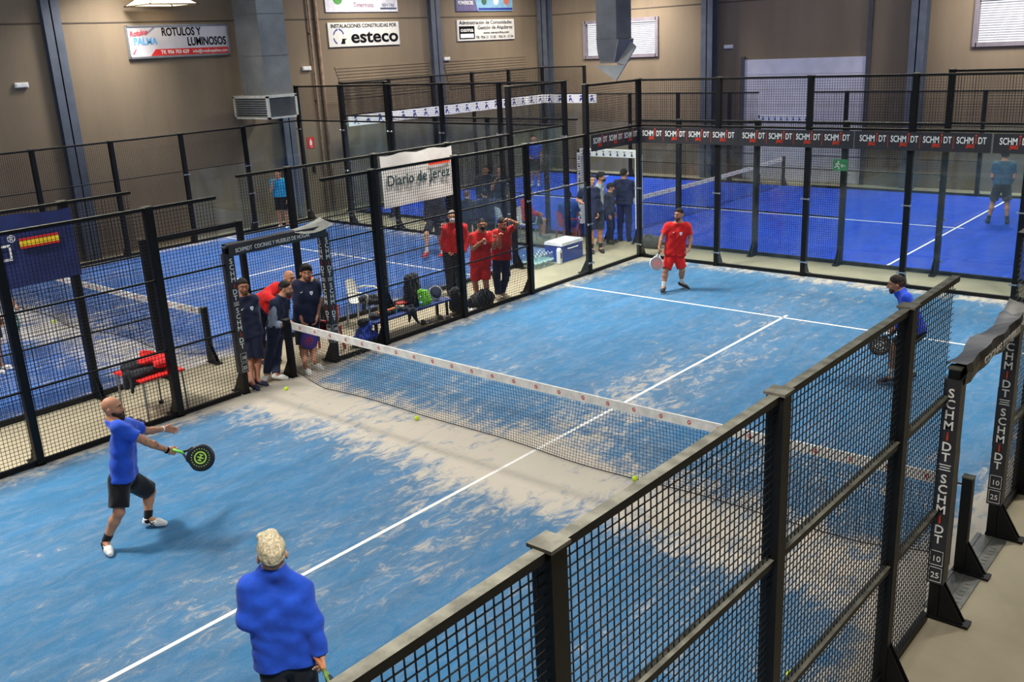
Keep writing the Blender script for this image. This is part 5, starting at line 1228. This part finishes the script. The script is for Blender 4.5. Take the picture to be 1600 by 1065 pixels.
# ------------------------------------------------------------------ the people
WB = ((236, 234, 228), (232, 230, 224)); BW = ((24, 24, 28), (232, 230, 224)); BB = ((26, 26, 32), (40, 40, 46)); NV = ((28, 30, 62), (225, 225, 225)); TN = ((178, 164, 140), (220, 214, 200)); GR = ((112, 116, 126), (210, 210, 210))
p1 = person('P1', 'bald bearded player in blue polo shirt and black shorts swinging a racket', ('short', 'royal'), ('shorts', 'black'), ('bald', 'black'), 'full', 'tan', WB, ('black', .10), .0065, .45, 1.5, tattoo=True, bulk=1.06)
leg_stripe(p1, 'R', .15, .6, WHITE, .008, dirn=unit(-p1['lt'] + p1['ft'] * .3))
patch(p1, 'crest', p1['bot'], p1['J']['pR'] + (p1['J']['kR'] - p1['J']['pR']) * .6, unit(-p1['lt'] * .8 + p1['ft']), SHIELD, .07, [WHITE, mat('badge_orange', (225, 150, 90), .6), mat('badge_blue', (120, 180, 215), .6)], [([(-.45, .55), (-.2, .8), (0, .6), (.2, .8), (.45, .55)], 1), ([(-.3, .2), (.3, .2), (0, -.45)], 2)])
patch(p1, 'chest_mark', p1['top'], p1['mid'] + p1['lt'] * .06 - p1['up'] * .1, p1['ft'], SHIELD, .05, WHITE)
for S in 'LR':      # black cross on each white shoe
    J = p1['J']; an, to = J['a' + S], J['t' + S]; d = unit((to - an) * V(1, 1, 0)); sd = unit(np.cross(d, UP)); sg = 1
    o = an * V(1, 1, 0) + d * .05 + UP * .055 + sd * .043; mb = MB()
    for e in (-1, 1): mb.bar(o + d * .025 * e - UP * .024, o - d * .025 * e + UP * .024, .011, .006, sd)
    mb.build('shoe_mark', INK, p1['root'])
w_ = p1['J']['wR']; e_ = p1['J']['eR']; a_ = unit(w_ - e_); mb = MB(); mb.loft([w_ - a_ * .01, w_ + a_ * .012], .036, 14); mb.build('wristband', INK, p1['root'])
w_ = p1['J']['wL']; a_ = unit(w_ - p1['J']['eL']); mb = MB(); mb.loft([w_ - a_ * .02, w_ - a_ * .008], .034, 14); mb.build('wristband', WHITE, p1['root'])
p2 = person('P2', 'blond player seen from behind in blue zip top and black trousers', ('long', 'royal'), ('trousers', 'black'), ('quiff', 'blond'), None, 'fair', BW, None, .0065, .9, 1.5)
p3 = person('P3', 'bearded player in red shirt, red shorts and white socks standing on the far blue half', ('short', 'red'), ('shorts', 'red'), ('short', 'black'), 'short', 'mid', BW, ('white', .11), .0075, .7, 1.4, bulk=1.06)
badges(p3)
p4 = person('P4', 'player in blue top and black shorts crouching behind the right fence', ('long', 'royal2'), ('shorts', 'black'), ('short', 'dark'), 'short', 'mid', NV, ('white', .16), .0075, 1.3, 1.3)
g1 = person('G1', 'person in navy T-shirt and shorts leaning in the left gate, hands behind back', ('short', 'navy'), ('shorts', 'navy'), ('short', 'black'), 'short', 'brown', NV, None, .0075, .8, .8)
badges(g1)
g2 = person('G2', 'bald person in red top hugging two others with both arms in the left gate', ('long', 'red'), ('trousers', 'navy'), ('bald', 'dark'), None, 'tan', BW, None, .008, .7, .6)
g3 = person('G3', 'person in navy and grey tracksuit facing right, holding the net post', ('long', 'navy'), ('trousers', 'navy'), ('short', 'black'), 'short', 'tan', WB, None, .0075, 1.2, 1.3, vest='grey')
leg_stripe(g3, 'R', 1.45, 1.9, WHITE, .02, dirn=unit(-g3['lt'] + g3['ft'] * .5))
patch(g3, 'leg_mark', g3['bot'], g3['J']['pR'] + (g3['J']['kR'] - g3['J']['pR']) * .45, unit(-g3['lt'] + g3['ft'] * .8), SWOOSH, .06, WHITE)
g4 = person('G4', 'tall person in navy T-shirt standing behind the left end of the net with a racket', ('short', 'navy'), ('shorts', 'navy'), ('full', 'black'), 'short', 'mid', WB, None, .0075, .5, 1.3)
badges(g4)
r1 = person('R1', 'person in red jacket and white face mask half hidden by a fence post', ('jacket', 'red2'), ('trousers', 'dark'), ('buzz', 'grey'), None, 'tan', BB, None, .009, 1.2, 1.2, mask='white', bulk=1.08)
patch(r1, 'leg_mark', r1['bot'], r1['J']['pR'] + (r1['J']['kR'] - r1['J']['pR']) * .25, r1['ft'], SWOOSH, .05, WHITE)
r2 = person('R2', 'person in red shirt, red shorts and black face mask behind the left fence', ('short', 'red'), ('shorts', 'red'), ('buzz', 'black'), None, 'mid', WB, None, .008, 1.3, 1.3, mask='black', bulk=1.06)
badges(r2)
r3 = person('R3', 'person in red shirt and navy trousers holding the fence wires with one arm raised', ('short', 'red2'), ('trousers', 'navy'), ('short', 'black'), 'short', 'mid', TN, None, .008, 1.0, 1.3)
leg_stripe(r3, 'R', .1, .95, mat('stripe_pale', (200, 204, 210), .6), .04, dirn=unit(r3['ft'] - r3['lt'] * .35))
n1 = person('N1', 'person in navy T-shirt with hand on hip behind the glass by the far corner', ('short', 'navy'), ('shorts', 'dark'), ('short', 'black'), None, 'tan', BB, ('black', .14), .010, .6, .9)
badges(n1, True, False)
person('N2', 'person in light grey T-shirt and blue shorts, facing right, behind the glass corner', ('short', 'heather'), ('shorts', 'shortblue'), ('full', 'black'), None, 'tan', GR, None, .011, face=False, mask='black')
person('N3', 'shorter person all in dark clothes looking down, behind the glass corner', ('long', 'dark'), ('trousers', 'navy'), ('full', 'black'), None, 'tan', BB, None, .011, face=False)
n4 = person('N4', 'person in navy tracksuit seen from behind, beside the far corner post', ('jacket', 'navy'), ('trousers', 'navy'), ('short', 'dark'), None, 'tan', BB, None, .011, face=False)
leg_stripe(n4, 'R', 0, 1.9, WHITE, .02)
s1 = person('S1', 'person in blue printed shirt seated on the red chair, seen from behind', ('short', 'mid_blue'), ('shorts', 'royal'), ('short', 'black'), None, 'tan', GR, None, .011, face=False)
patch(s1, 'back_print', s1['top'], s1['mid'] - s1['up'] * .12, -s1['ft'], [(-.5, .3), (.5, .3), (.5, 0), (.25, 0), (.2, -.5), (-.2, -.5), (-.25, 0), (-.5, 0)], .16, WHITE)
person('S2', 'person in red top seated on the white chair beside the left fence posts', ('long', 'red2'), ('shorts', 'dark'), ('short', 'dark'), None, 'tan', GR, None, .011, face=False)
person('D1', 'ginger haired person in dark top seated with back turned, leftmost of the seated row', ('long', 'dark'), ('trousers', 'navy'), ('short', 'ginger'), None, 'fair', BB, None, .012, face=False)
person('D2', 'black haired person in dark top seated with back turned, second in the seated row', ('long', 'navy'), ('trousers', 'navy'), ('short', 'black'), None, 'tan', BB, None, .012, face=False)
person('D3', 'person in navy top standing behind the seated row, facing the courts', ('long', 'navy'), ('trousers', 'dark'), ('short', 'black'), None, 'mid', BB, None, .012, face=True)
person('D4', 'person in dark top standing behind the seated row with hand raised to mouth', ('short', 'dark'), ('shorts', 'navy'), ('short', 'dark'), None, 'tan', BB, None, .012, face=True)
person('D5', 'person in dark jacket seated on a white chair, back turned, rightmost in row', ('jacket', 'dark'), ('trousers', 'navy'), ('full', 'black'), None, 'tan', BB, None, .012, face=False)
b1 = person('B1', 'player in blue shirt and dark shorts standing on the far court by the left wall', ('short', 'royal'), ('shorts', 'dark'), ('short', 'black'), None, 'tan', WB, ('white', .12), .012, face=False)
person('T1', 'person in turquoise shirt and black shorts at the back of the left court', ('short', 'turq'), ('shorts', 'black'), ('short', 'black'), None, 'tan', WB, None, .010)
k1 = person('K1', 'person in dark tracksuit with red shoes behind the person in red jacket', ('jacket', 'dark'), ('shorts', 'dark'), ('short', 'ginger'), None, 'fair', ((205, 40, 40), (225, 225, 225)), ('white', .14), .011, face=False)
leg_stripe(k1, 'R', .0, .8, WHITE, .02)
person('E1', 'player at the left picture edge on the left court holding a teal racket', ('short', 'white'), ('shorts', 'black'), ('short', 'dark'), None, 'tan', WB, None, .011, .5, 1.3, face=False)
f1 = person('F1', 'player in dark T-shirt and shorts seen from behind on the right of the far court', ('short', 'teal'), ('shorts', 'dark'), ('full', 'black'), None, 'tan', BB, ('dark', .12), .010, face=False)

# ------------------------------------------------------------------ rackets
def racket(key, label, face, print_, grip, edge):
    o, u, w = (np.array(q, float) for q in RACKETS[key]); u = unit(u); w = unit(w - u * (w @ u)); v = np.cross(w, u)
    root = thing('padel_racket', label, 'racket', o)
    mk = lambda n_, c: mat('racket_%s_%d_%d_%d' % (n_, *c), c, .4, var=.05)
    def outl(k, n=36):
        P = []
        for i in range(n):
            a = 2 * math.pi * i / n; y = math.sin(a); x = math.cos(a)
            wd = .13 * k * (1 if x > -.2 else (1 - .28 * (-x - .2) / .8))
            P.append((.315 + .14 * k * x, wd * y))
        return P
    mb = MB(); mb.prism(outl(1), o - w * .019, u, v, .038, bev=.005); mb.build('racket_head', mk('face', face), root)
    mb = MB(); mb.loft([o + u * a + v * b for a, b in outl(1.0)], .013, 6, closed=True)
    for e in (-1, 1): mb.loft([o + u * .12 + v * .008 * e, o + u * .16 + v * .035 * e, o + u * .205 + v * .078 * e], .013, 6)
    mb.build('racket_frame', mk('edge', edge), root, smooth=True)
    pr = MB()
    for sd in (1, -1):
        for i in range(22):
            a = 2 * math.pi * i / 22; q = o + u * (.32 + .095 * math.cos(a)) + v * .092 * math.sin(a) + w * .0195 * sd; pr.cyl(q, q + w * .001 * sd, .0055, n=6)
        c = o + u * .32 + w * .0195 * sd
        ring = [[c + u * math.cos(2 * math.pi * i / 24) * r_ + v * math.sin(2 * math.pi * i / 24) * r_ + w * .0012 * sd for r_ in ((.052, .066) if sd > 0 else (.066, .052))] for i in range(25)]
        pr.grid(ring)
        for a in (-.03, 0, .03): pr.obox(c + v * a, u * (.035 - abs(a) * .5), v * .006, w * .0012); 
        pr.obox(c, u * .006, v * .035, w * .0012)
    pr.build('face_print', mk('print', print_), root)
    mb = MB(); mb.loft([o, o + u * .004, o + u * .125, o + u * .135], [.012, .0165, .0155, .013], 12); mb.build('grip', mk('grip', grip), root, smooth=True)
    mb = MB(); mb.loft([o - u * .002, o - u * .06 + UP * -.02, o - u * .05 - UP * .07, o - UP * .05], .003, 5); mb.build('wrist_cord', BLACK, root)
racket('P1', 'black racket with lime green print held by the bald player', (26, 32, 42), (176, 222, 90), (120, 200, 60), (24, 28, 34))
racket('P2', 'black and lime racket hanging from the hand of the blond player', (34, 38, 40), (190, 215, 70), (196, 120, 70), (120, 150, 60))
racket('P3', 'grey racket with red print and white edge held by the player in red', (96, 96, 104), (205, 60, 50), (30, 30, 34), (224, 224, 224))
racket('P4', 'black racket with white ring print held by the crouching player', (28, 28, 30), (224, 224, 220), (50, 50, 54), (30, 30, 32))
racket('G4', 'purple blue racket with red print held behind the left end of the net', (70, 60, 170), (215, 60, 60), (30, 30, 34), (60, 60, 150))
racket('E1', 'teal racket held at the left picture edge behind the fence', (40, 110, 100), (220, 220, 220), (210, 205, 195), (170, 180, 170))

# ------------------------------------------------------------------ balls
def ball(loc, label):
    root = thing('padel_ball', label, 'ball', loc, 'padel balls')
    MB().ell(loc, (.033, .033, .033), 18).build('felt', ball_mat(), root, smooth=True)
    c = np.asarray(loc, float); P = []
    for i in range(40):
        t = 2 * math.pi * i / 40; x, y, z = math.cos(t) + .35 * math.cos(3 * t), math.sin(t) - .35 * math.sin(3 * t), .95 * math.sin(2 * t); P.append(c + unit(V(x, y, z)) * .033)
    MB().loft(P, .0014, 5, closed=True).build('seam', WHITE, root)
ball((.66, -.61, .12), 'yellow green ball in the air beside the left net post')
ball((3.01, -.20, .033), 'yellow green ball lying against the left half of the net')
ball((6.50, -.12, .033), 'yellow green ball lying against the right half of the net')
ball((9.43, -2.40, .033), 'yellow green ball on the carpet inside the right fence near the camera')
ball((-6.9, -.60, .033), 'yellow green ball against the net of the left court')

# ------------------------------------------------------------------ soft things
def blob(name, label, cat, base, fld, m, amp=.012, lam=.12, h=.014, seed=1, group=None, parent=None):
    rng = np.random.default_rng(seed); fo = folds(rng, amp, lam); lo, hi = fld.bounds(.04)
    P, Q = polygonise(lambda p: np.maximum(fld(p) + fo(p), (base[2] + .001 - p[:, 2])), h, lo, hi)
    if parent is not None: return mesh_obj(name, P, Q, m, parent)
    root = thing(name, label, cat, base, group); mesh_obj('body' if False else name + '_shell', P, Q, m, root); return root
BAGB = cloth('bag_black', (26, 27, 31)); BAGU = cloth('bag_blue', (34, 66, 170)); NET_G = mat('green_net_bag', (120, 205, 50), .7, var=.35, scale=40)
def strap(root, pts, m=None, r=.012, name='strap'): MB().loft(pts, r, 6).build(name, m or BAGB, root, smooth=True)
def shoe_obj(loc, ang, col, sole, label):
    d = V(math.cos(ang), math.sin(ang), 0); o = np.asarray(loc, float)
    G = Field(); G.cone(o + UP * .045 + d * .03, o + d * .17 + UP * .04, .04, .043, k=.03); G.cone(o + d * .17 + UP * .04, o + d * .235 + UP * .03, .044, .034, k=.03); G.cone(o + UP * .05 + d * .045, o + UP * .09 + d * .04, .043, .044, k=.02)
    G.cone(o + UP * .08 + d * .045, o + UP * .14 + d * .04, .03, .032, k=.004, sub=True); G.cut(o + UP * .002, -UP)
    P, Q = polygonise(G, .007); root = thing('trainer', label, 'shoe', o); fm = (P[Q].mean(1)[:, 2] - o[2] < .024).astype(int)
    mesh_obj('upper', P, Q, [mat('trainer_%d' % col[0], col, .7), mat('trainer_sole', sole, .6)], root, fm)
    sd = np.cross(UP, d); mb = MB()
    for k in range(3): mb.bar(o + d * (.11 + .03 * k) + sd * .044 + UP * .03, o + d * (.09 + .03 * k) + sd * .034 + UP * .07, .008, .006, d); mb.bar(o + d * (.11 + .03 * k) - sd * .044 + UP * .03, o + d * (.09 + .03 * k) - sd * .034 + UP * .07, .008, .006, d)
    mb.build('side_stripes', WHITE, root)
shoe_obj((-.24, 3.10, .003), 1.45, (46, 42, 44), (196, 184, 150), 'dark trainer with white stripes under the bench, nearer one')
shoe_obj((-.22, 3.52, .003), 1.2, (52, 44, 42), (196, 184, 150), 'dark trainer with white stripes under the bench, further one')
shoe_obj((-.32, -2.62, .003), .6, (40, 40, 70), (210, 210, 210), 'navy trainer on the floor behind the bald player')

# bench with what lies on it
bx, by, bz = -.42, 2.95, .36
r = thing('bench', 'low bench with blue top behind the left fence holding bags and rackets', 'bench', (bx, by, 0))
MB().box(bx - .17, bx + .2, by - .98, by + .95, bz - .04, bz).build('bench_top', mat('bench_blue', (40, 62, 120), .5, var=.15), r)
for x in (-.13, .14):
    for y in (-.9, .87): MB().box(bx + x - .02, bx + x + .02, by + y - .02, by + y + .02, 0, bz - .04).build('leg', BLACK, r)
G = Field(); G.cone((bx - .02, 2.15, bz + .05), (bx - .02, 2.75, bz + .05), .09, .075, flat=(UP, .55))
r = blob('racket_bag', 'flat black racket bag with orange strip at the near end of the bench', 'bag', (bx, 2.45, bz), G, BAGB, .006)
MB().obox((bx + .03, 2.42, bz + .085), (.018, 0, 0), (0, .2, .0), (0, 0, .02)).build('orange_strip', mat('orange', (235, 120, 50), .6), r)
MB().text('S', (bx + .078, 2.6, bz + .02), Y, UP, .07, bold=.02).build('print', mat('print_cyan', (90, 190, 225), .6), r)
G = Field(); G.cone((bx + .02, 2.78, bz + .035), (bx + .02, 3.02, bz + .035), .05, .06, flat=(UP, .6)); G.cone((bx + .14, 2.80, bz + .03), (bx + .225, 2.86, bz + .0), .05, .04, k=.05); G.cone((bx + .235, 2.86, bz), (bx + .235, 2.97, .12), .075, .028, k=.05, flat=(X, .35)); G.cone((bx + .235, 2.78, bz), (bx + .235, 2.75, .2), .05, .03, k=.05, flat=(X, .35))
rng = np.random.default_rng(5); fo = folds(rng, .006, .1); lo, hi = G.bounds(.03); P, Q = polygonise(lambda p: G(p) + fo(p), .012, lo, hi)
root = thing('towel', 'dark navy towel hanging over the front edge of the bench', 'towel', (bx + .2, 2.88, bz)); mesh_obj('towel_cloth', P, Q, cloth('towel_navy', (28, 30, 48)), root)
G = Field(); G.cone((bx - .06, 2.72, bz + .15), (bx - .06, 3.12, bz + .15), .06, .05, flat=(UP, .5))
r = thing('racket_cover', 'red patterned racket lying on the bench with tan grip', 'racket', (bx - .08, 2.9, bz + .12))
MB().prism([(.0 + .12 * math.cos(a), .085 * math.sin(a)) for a in np.linspace(0, 6.28, 20)[:-1]], (bx - .06, 2.87, bz + .105), Y, -X, .03).build('racket_head', mat('racket_red_mix', (196, 56, 48), .5, var=.5, scale=30), r)
MB().cyl((bx - .06, 2.98, bz + .12), (bx - .06, 3.14, bz + .12), .016, n=10).build('grip', mat('tan_grip', (176, 140, 70), .6), r)
G = Field(); G.cone((bx - .05, 3.08, bz + .10), (bx - .08, 3.12, bz + .48), .14, .12, flat=(X, .75)); G.cone((bx - .06, 3.25, bz + .08), (bx - .08, 3.24, bz + .5), .13, .10, k=.06, flat=(X, .75))
r = blob('backpack', 'black backpack standing upright on the bench', 'backpack', (bx, 3.15, bz), G, BAGB, .01, .12)
strap(r, [(bx + .03, 3.05, bz + .1), (bx + .08, 3.0, bz + .3), (bx + .02, 3.05, bz + .52)])
G = Field(); G.cone((bx + .10, 3.25, bz + .06), (bx + .075, 3.22, bz + .25), .085, .07, flat=(X, .6)); G.cone((bx + .10, 3.38, bz + .06), (bx + .07, 3.35, bz + .22), .075, .06, k=.05, flat=(X, .6))
blob('net_bag', 'lime green net bag hanging in front of the black backpack', 'bag', (bx + .1, 3.3, bz), G, NET_G, .008, .06, .01)
r = thing('racket_case', 'round navy racket case with white rim at the far end of the bench', 'racket case', (bx + .02, 3.66, bz))
c_ = V(bx + .03, 3.66, bz + .145); nx = unit(V(.8, -.35, .45))
mb = MB(); mb.cyl(c_ - nx * .035, c_ + nx * .02, .135, n=28); mb.build('case_back', mat('case_white', (205, 200, 190), .5), r)
mb = MB(); mb.loft([c_ + nx * .02, c_ + nx * .045, c_ + nx * .055], [.115, .105, .06], 28); mb.build('case_front', mat('case_navy', (34, 46, 70), .35), r, smooth=False)
def bottle_parts(root, loc, lab, hgt=.215):
    k = hgt / .215
    MB().lathe([(r_ * (1 + (k - 1) * .6), z_ * k) for r_, z_ in [(.0, 0), (.031, .002), (.033, .02), (.030, .08), (.033, .13), (.028, .165), (.013, .19), (.013, .2)]], loc, n=12).build('bottle_body', PET, root, smooth=True)
    MB().lathe([(.0335 * (1 + (k - 1) * .6), .065 * k), (.0335 * (1 + (k - 1) * .6), .105 * k)], loc, n=12).build('label', lab, root, smooth=True); MB().cyl(np.asarray(loc, float) + UP * .198 * k, np.asarray(loc, float) + UP * .215 * k, .016, n=10).build('cap', mat('cap_white', (230, 232, 236), .4), root)
PET = glass_mat('pet_plastic', (.86, .92, .94), .12)
r = thing('water_bottle', 'clear water bottle with blue label on the bench by the green net bag', 'bottle', (bx + .17, 3.13, bz)); bottle_parts(r, (bx + .17, 3.13, bz), mat('label_blue', (120, 190, 215), .5))

# bags on the floor behind the left fence
G = Field(); G.cone((-.36, 4.12, .14), (-.34, 4.14, .42), .12, .10); G.cone((-.36, 4.22, .1), (-.34, 4.24, .3), .11, .09)
r = blob('backpack', 'black backpack on the floor at the far end of the bench, behind a post', 'backpack', (-.36, 4.15, 0), G, BAGB, .01)
strap(r, [(-.25, 4.1, .1), (-.2, 4.14, .28), (-.26, 4.14, .46)], mat('strap_grey', (90, 92, 96), .7))
G = Field(); G.cone((-.22, 4.52, .13), (-.22, 4.92, .13), .16, .15, flat=(X, .7)); G.cone((-.22, 4.6, .24), (-.22, 4.78, .28), .06, .07, k=.08)
r = blob('holdall', 'black holdall on the floor in front of the person in red shorts', 'bag', (-.22, 4.7, 0), G, BAGB, .012)
strap(r, [(-.15, 4.55, .25), (-.12, 4.62, .36), (-.12, 4.78, .37), (-.15, 4.86, .25)])
G = Field(); G.cone((-.16, 4.33, .03), (-.15, 4.47, .03), .035, .03)
blob('plastic_bag', 'small crumpled white plastic bag between the two black bags', 'bag', (-.16, 4.4, 0), G, mat('crumpled_white', (225, 225, 222), .5), .008, .05, .009)
G = Field(); G.cone((-.36, 1.72, .09), (-.33, 1.98, .09), .13, .12); G.cone((-.38, 1.80, .2), (-.36, 1.92, .3), .11, .09)
r = blob('backpack', 'blue and black backpack on the floor by the left gate', 'backpack', (-.36, 1.84, 0), G, BAGU, .01)
G = Field(); G.cone((-.36, 1.72, .04), (-.33, 1.99, .04), .14, .13); blob('bag_base', None, None, (-.36, 1.84, 0), G, BAGB, .004, parent=r)
G = Field(); G.cone((-.385, 1.82, .38), (-.37, 1.9, .38), .075, .07); blob('bag_top', None, None, (-.38, 1.86, .3), G, BAGB, .006, parent=r)
strap(r, [(-.25, 1.66, .02), (-.3, 1.6, .1), (-.34, 1.72, .28)])
G = Field(); G.cone((-.42, 10.95, .15), (-.18, 10.98, .14), .16, .15)
r = blob('sports_bag', 'dark rounded sports bag on the floor right of the far corner post', 'bag', (-.3, 10.96, 0), G, cloth('bag_charcoal', (52, 54, 58)), .006)
strap(r, [(-.42, 10.86, .25), (-.3, 10.84, .36), (-.18, 10.86, .25)])

# chairs
S1B = PEOPLE['S1']['B']
def shell_chair(loc, rot, col, label, cat='chair', group=None):
    """plastic armchair: seat and back in one shell, arms, four legs"""
    root = thing('plastic_chair', label, cat, loc, group); o = np.asarray(loc, float); c, s = math.cos(rot), math.sin(rot)
    T = lambda x, y, z: o + V(c * x - s * y, s * x + c * y, z)      # y- is the front
    m = mat('chair_%d_%d' % (col[0], col[1]), col, .4, var=.05); P = []
    for i in range(9):
        t = i / 8; prof = [(-.24, .43), (-.12, .435), (.02, .42), (.14, .42), (.205, .46), (.235, .56), (.25, .66), (.265, .76), (.27, .84)]
        y, z = prof[i]; hw = .225 - (.05 * max(0, (i - 5) / 3)) ; row = []
        for j in range(9):
            a = (j / 8 - .5) * 2; row.append(T(a * hw, y - .05 * a * a * (i > 3), z + (.02 * a * a if i < 4 else -.05 * abs(a) ** 4 * (i == 8))))
        P.append(row)
    mb = MB(); mb.grid(P); mb.grid([[q - UP * .012 + (T(0, .012, 0) - T(0, 0, 0)) for q in r_[::-1]] for r_ in P]); mb.build('seat_shell', m, root, smooth=True)
    for e in (-1, 1):
        mb = MB(); mb.loft([T(e * .23, .2, .62), T(e * .26, .05, .65), T(e * .26, -.15, .64), T(e * .25, -.22, .60), T(e * .235, -.2, .43)], .018, 8); mb.build('armrest', m, root, smooth=True)
        for y in (-.2, .2): MB().bar(T(e * .2, y, .42), T(e * .235, y * 1.2, 0), .03, .03).build('leg', STEEL if col[0] > 200 else m, root)
    return root
shell_chair((-1.38, 2.72, 0), math.radians(115), (226, 224, 214), 'white plastic chair with black clothes on it beside the bench')
G = Field(); G.cone((-1.28, 2.62, .48), (-1.22, 2.86, .47), .07, .08); G.cone((-1.12, 2.62, .47), (-1.02, 2.82, .44), .06, .05); G.cone((-1.1, 2.5, .45), (-1.06, 2.46, .33), .03, .03)
blob('jacket_heap', 'heap of black clothes lying on the white plastic chair', 'clothes', (-1.25, 2.74, .30), G, BAGB, .012, .1, .012)
shell_chair((-.55, 1.12, 0), math.radians(-65), (196, 44, 38), 'red plastic chair behind the right post of the left gate')
G = Field(); G.cone((-.62, 1.06, .55), (-.66, 1.12, .86), .16, .13); G.cone((-.55, 1.24, .52), (-.6, 1.24, .75), .12, .11)
r = blob('rucksack', 'black mesh rucksack standing on the red chair', 'backpack', (-.6, 1.13, .44), G, cloth('bag_black_mesh', (34, 36, 40)), .008)
strap(r, [(-.45, 1.0, .6), (-.42, 1.05, .8), (-.5, 1.1, .95)])
shell_chair((S1B[0] - .02, S1B[1] - .02, 0), math.radians(150), (190, 48, 62), 'red plastic chair under the person in the blue printed shirt')
shell_chair((-3.72, 10.32, 0), math.radians(60), (222, 222, 226), 'white plastic chair under the seated person in red top')
shell_chair((-4.4, 10.36, 0), math.radians(155), (226, 226, 230), 'white plastic chair under the rightmost of the seated row')
r = thing('bench', 'dark bench under the two people seated with backs turned behind the left court', 'bench', (-5.2, 10.12, 0))
MB().box(-5.65, -4.72, 9.96, 10.3, .36, .40).build('bench_top', mat('bench_dark', (60, 62, 70), .5), r)
for x in (-5.6, -4.77): MB().box(x - .03, x + .03, 9.98, 10.28, 0, .36).build('leg', BLACK, r)

# red folding table with clothes
tx, ty, tz = -.52, -2.08, .62
r = thing('folding_table', 'red folding table with clothes on it behind the left fence', 'table', (tx, ty, 0))
MB().box(tx - .4, tx + .4, ty - .34, ty + .34, tz - .025, tz).build('table_top', mat('table_red', (222, 40, 36), .4, var=.06), r)
for x in (-.36, .36):
    for y in (-.3, .3): MB().cyl((tx + x, ty + y, tz - .025), (tx + x * 1.05, ty + y * 1.03, 0), .014, n=8).build('leg', mat('table_steel', (150, 150, 150), .35, metal=.6), r)
G = Field(); G.cone((tx + .15, ty - .28, tz + .05), (tx + .1, ty + .15, tz + .05), .10, .09, flat=(UP, .6)); G.cone((tx - .2, ty - .2, tz + .06), (tx - .15, ty + .2, tz + .06), .12, .11, k=.07, flat=(UP, .6)); G.cone((tx + .12, ty - .38, tz + .06), (tx + .12, ty - .43, tz - .1), .075, .045, k=.05); G.cone((tx + .2, ty - .36, tz + .03), (tx + .22, ty - .40, tz - .16), .045, .02, k=.04)
fo = folds(np.random.default_rng(8), .007, .15); lo, hi = G.bounds(.03); P, Q = polygonise(lambda p: G(p) + fo(p), .011, lo, hi)
root = thing('jacket', 'black jacket spread over the red table, a sleeve hanging down', 'jacket', (tx, ty, tz)); mesh_obj('jacket_cloth', P, Q, BAGB, root)
G = Field(); G.cone((tx + .04, ty - .06, tz + .16), (tx + .06, ty + .22, tz + .15), .10, .09, flat=(UP, .5)); G.cone((tx - .08, ty + .0, tz + .23), (tx - .03, ty + .12, tz + .22), .06, .035, k=.06); G.cone((tx + .2, ty + .05, tz + .12), (tx + .2, ty + .2, tz + .11), .06, .05, k=.05)
fo2 = folds(np.random.default_rng(9), .009, .13); lo, hi = G.bounds(.03); P, Q = polygonise(lambda p: G(p) + fo2(p), .011, lo, hi)
root = thing('red_shirt', 'crumpled red shirt lying on top of the black jacket', 'shirt', (tx, ty, tz + .1)); mesh_obj('shirt_cloth', P, Q, cloth('fabric_red', CLOTH['red']), root)
r = thing('flask', 'black flask lying on the floor under the red table', 'flask', (-.65, -2.02, .04))
MB().lathe([(0, 0), (.038, 0), (.04, .02), (.04, .2), (.03, .23), (.03, .25)], (-.58, -2.14, .04), (-.35, .9, 0), 16).build('flask_body', mat('flask_black', (30, 30, 32), .3), r, smooth=True)
MB().lathe([(.032, .25), (.032, .29), (0, .29)], (-.58, -2.14, .04), (-.35, .9, 0), 16).build('lid', BLACK, r)

# cool box and the pack of bottles
r = thing('cool_box', 'blue cool box with white lid on the floor behind the glass', 'cool box', (-1.45, 9.0, 0))
MB().obox((-1.45, 9.0, .19), (.25, 0, 0), (0, .40, 0), (0, 0, .19)).build('box_body', mat('cool_blue', (38, 62, 160), .4), r)
MB().obox((-1.45, 9.0, .415), (.265, 0, 0), (0, .415, 0), (0, 0, .035), 0, .96).build('lid', mat('cool_lid', (222, 220, 226), .4), r)
MB().loft([(-1.19, 8.8, .3), (-1.165, 8.85, .3), (-1.165, 9.15, .3), (-1.19, 9.2, .3)], .012, 6).build('handle', WHITE, r)
first = None; k = 0
LB = mat('label_pale', (170, 200, 200), .5)
for i in range(7):
    for j in range(4):
        x, y = -1.68 + j * .115 + .02 * (i % 2), 7.80 + i * .098
        if first is None:
            first = thing('bottle', 'clear water bottle standing in the pack beside the blue cool box', 'bottle', (x, y, 0), 'water bottles beside the cool box'); bottle_parts(first, (x, y, 0), LB, .29)
        else: copy_thing(first, (x, y, 0), random.Random(k).uniform(0, 6))
        k += 1
r = thing('drinks_carton', 'small white carton standing between bottles and cool box', 'carton', (-1.22, 8.52, 0))
MB().box(-1.27, -1.17, 8.48, 8.56, 0, .30).build('carton_body', WHITE, r); MB().prism([(8.48, .30), (8.56, .30), (8.52, .36)], (-1.27, 0, 0), Y, UP, .1).build('gable_top', WHITE, r); MB().box(-1.169, -1.165, 8.495, 8.545, .12, .25).build('print', mat('carton_print', (90, 70, 110), .6), r)
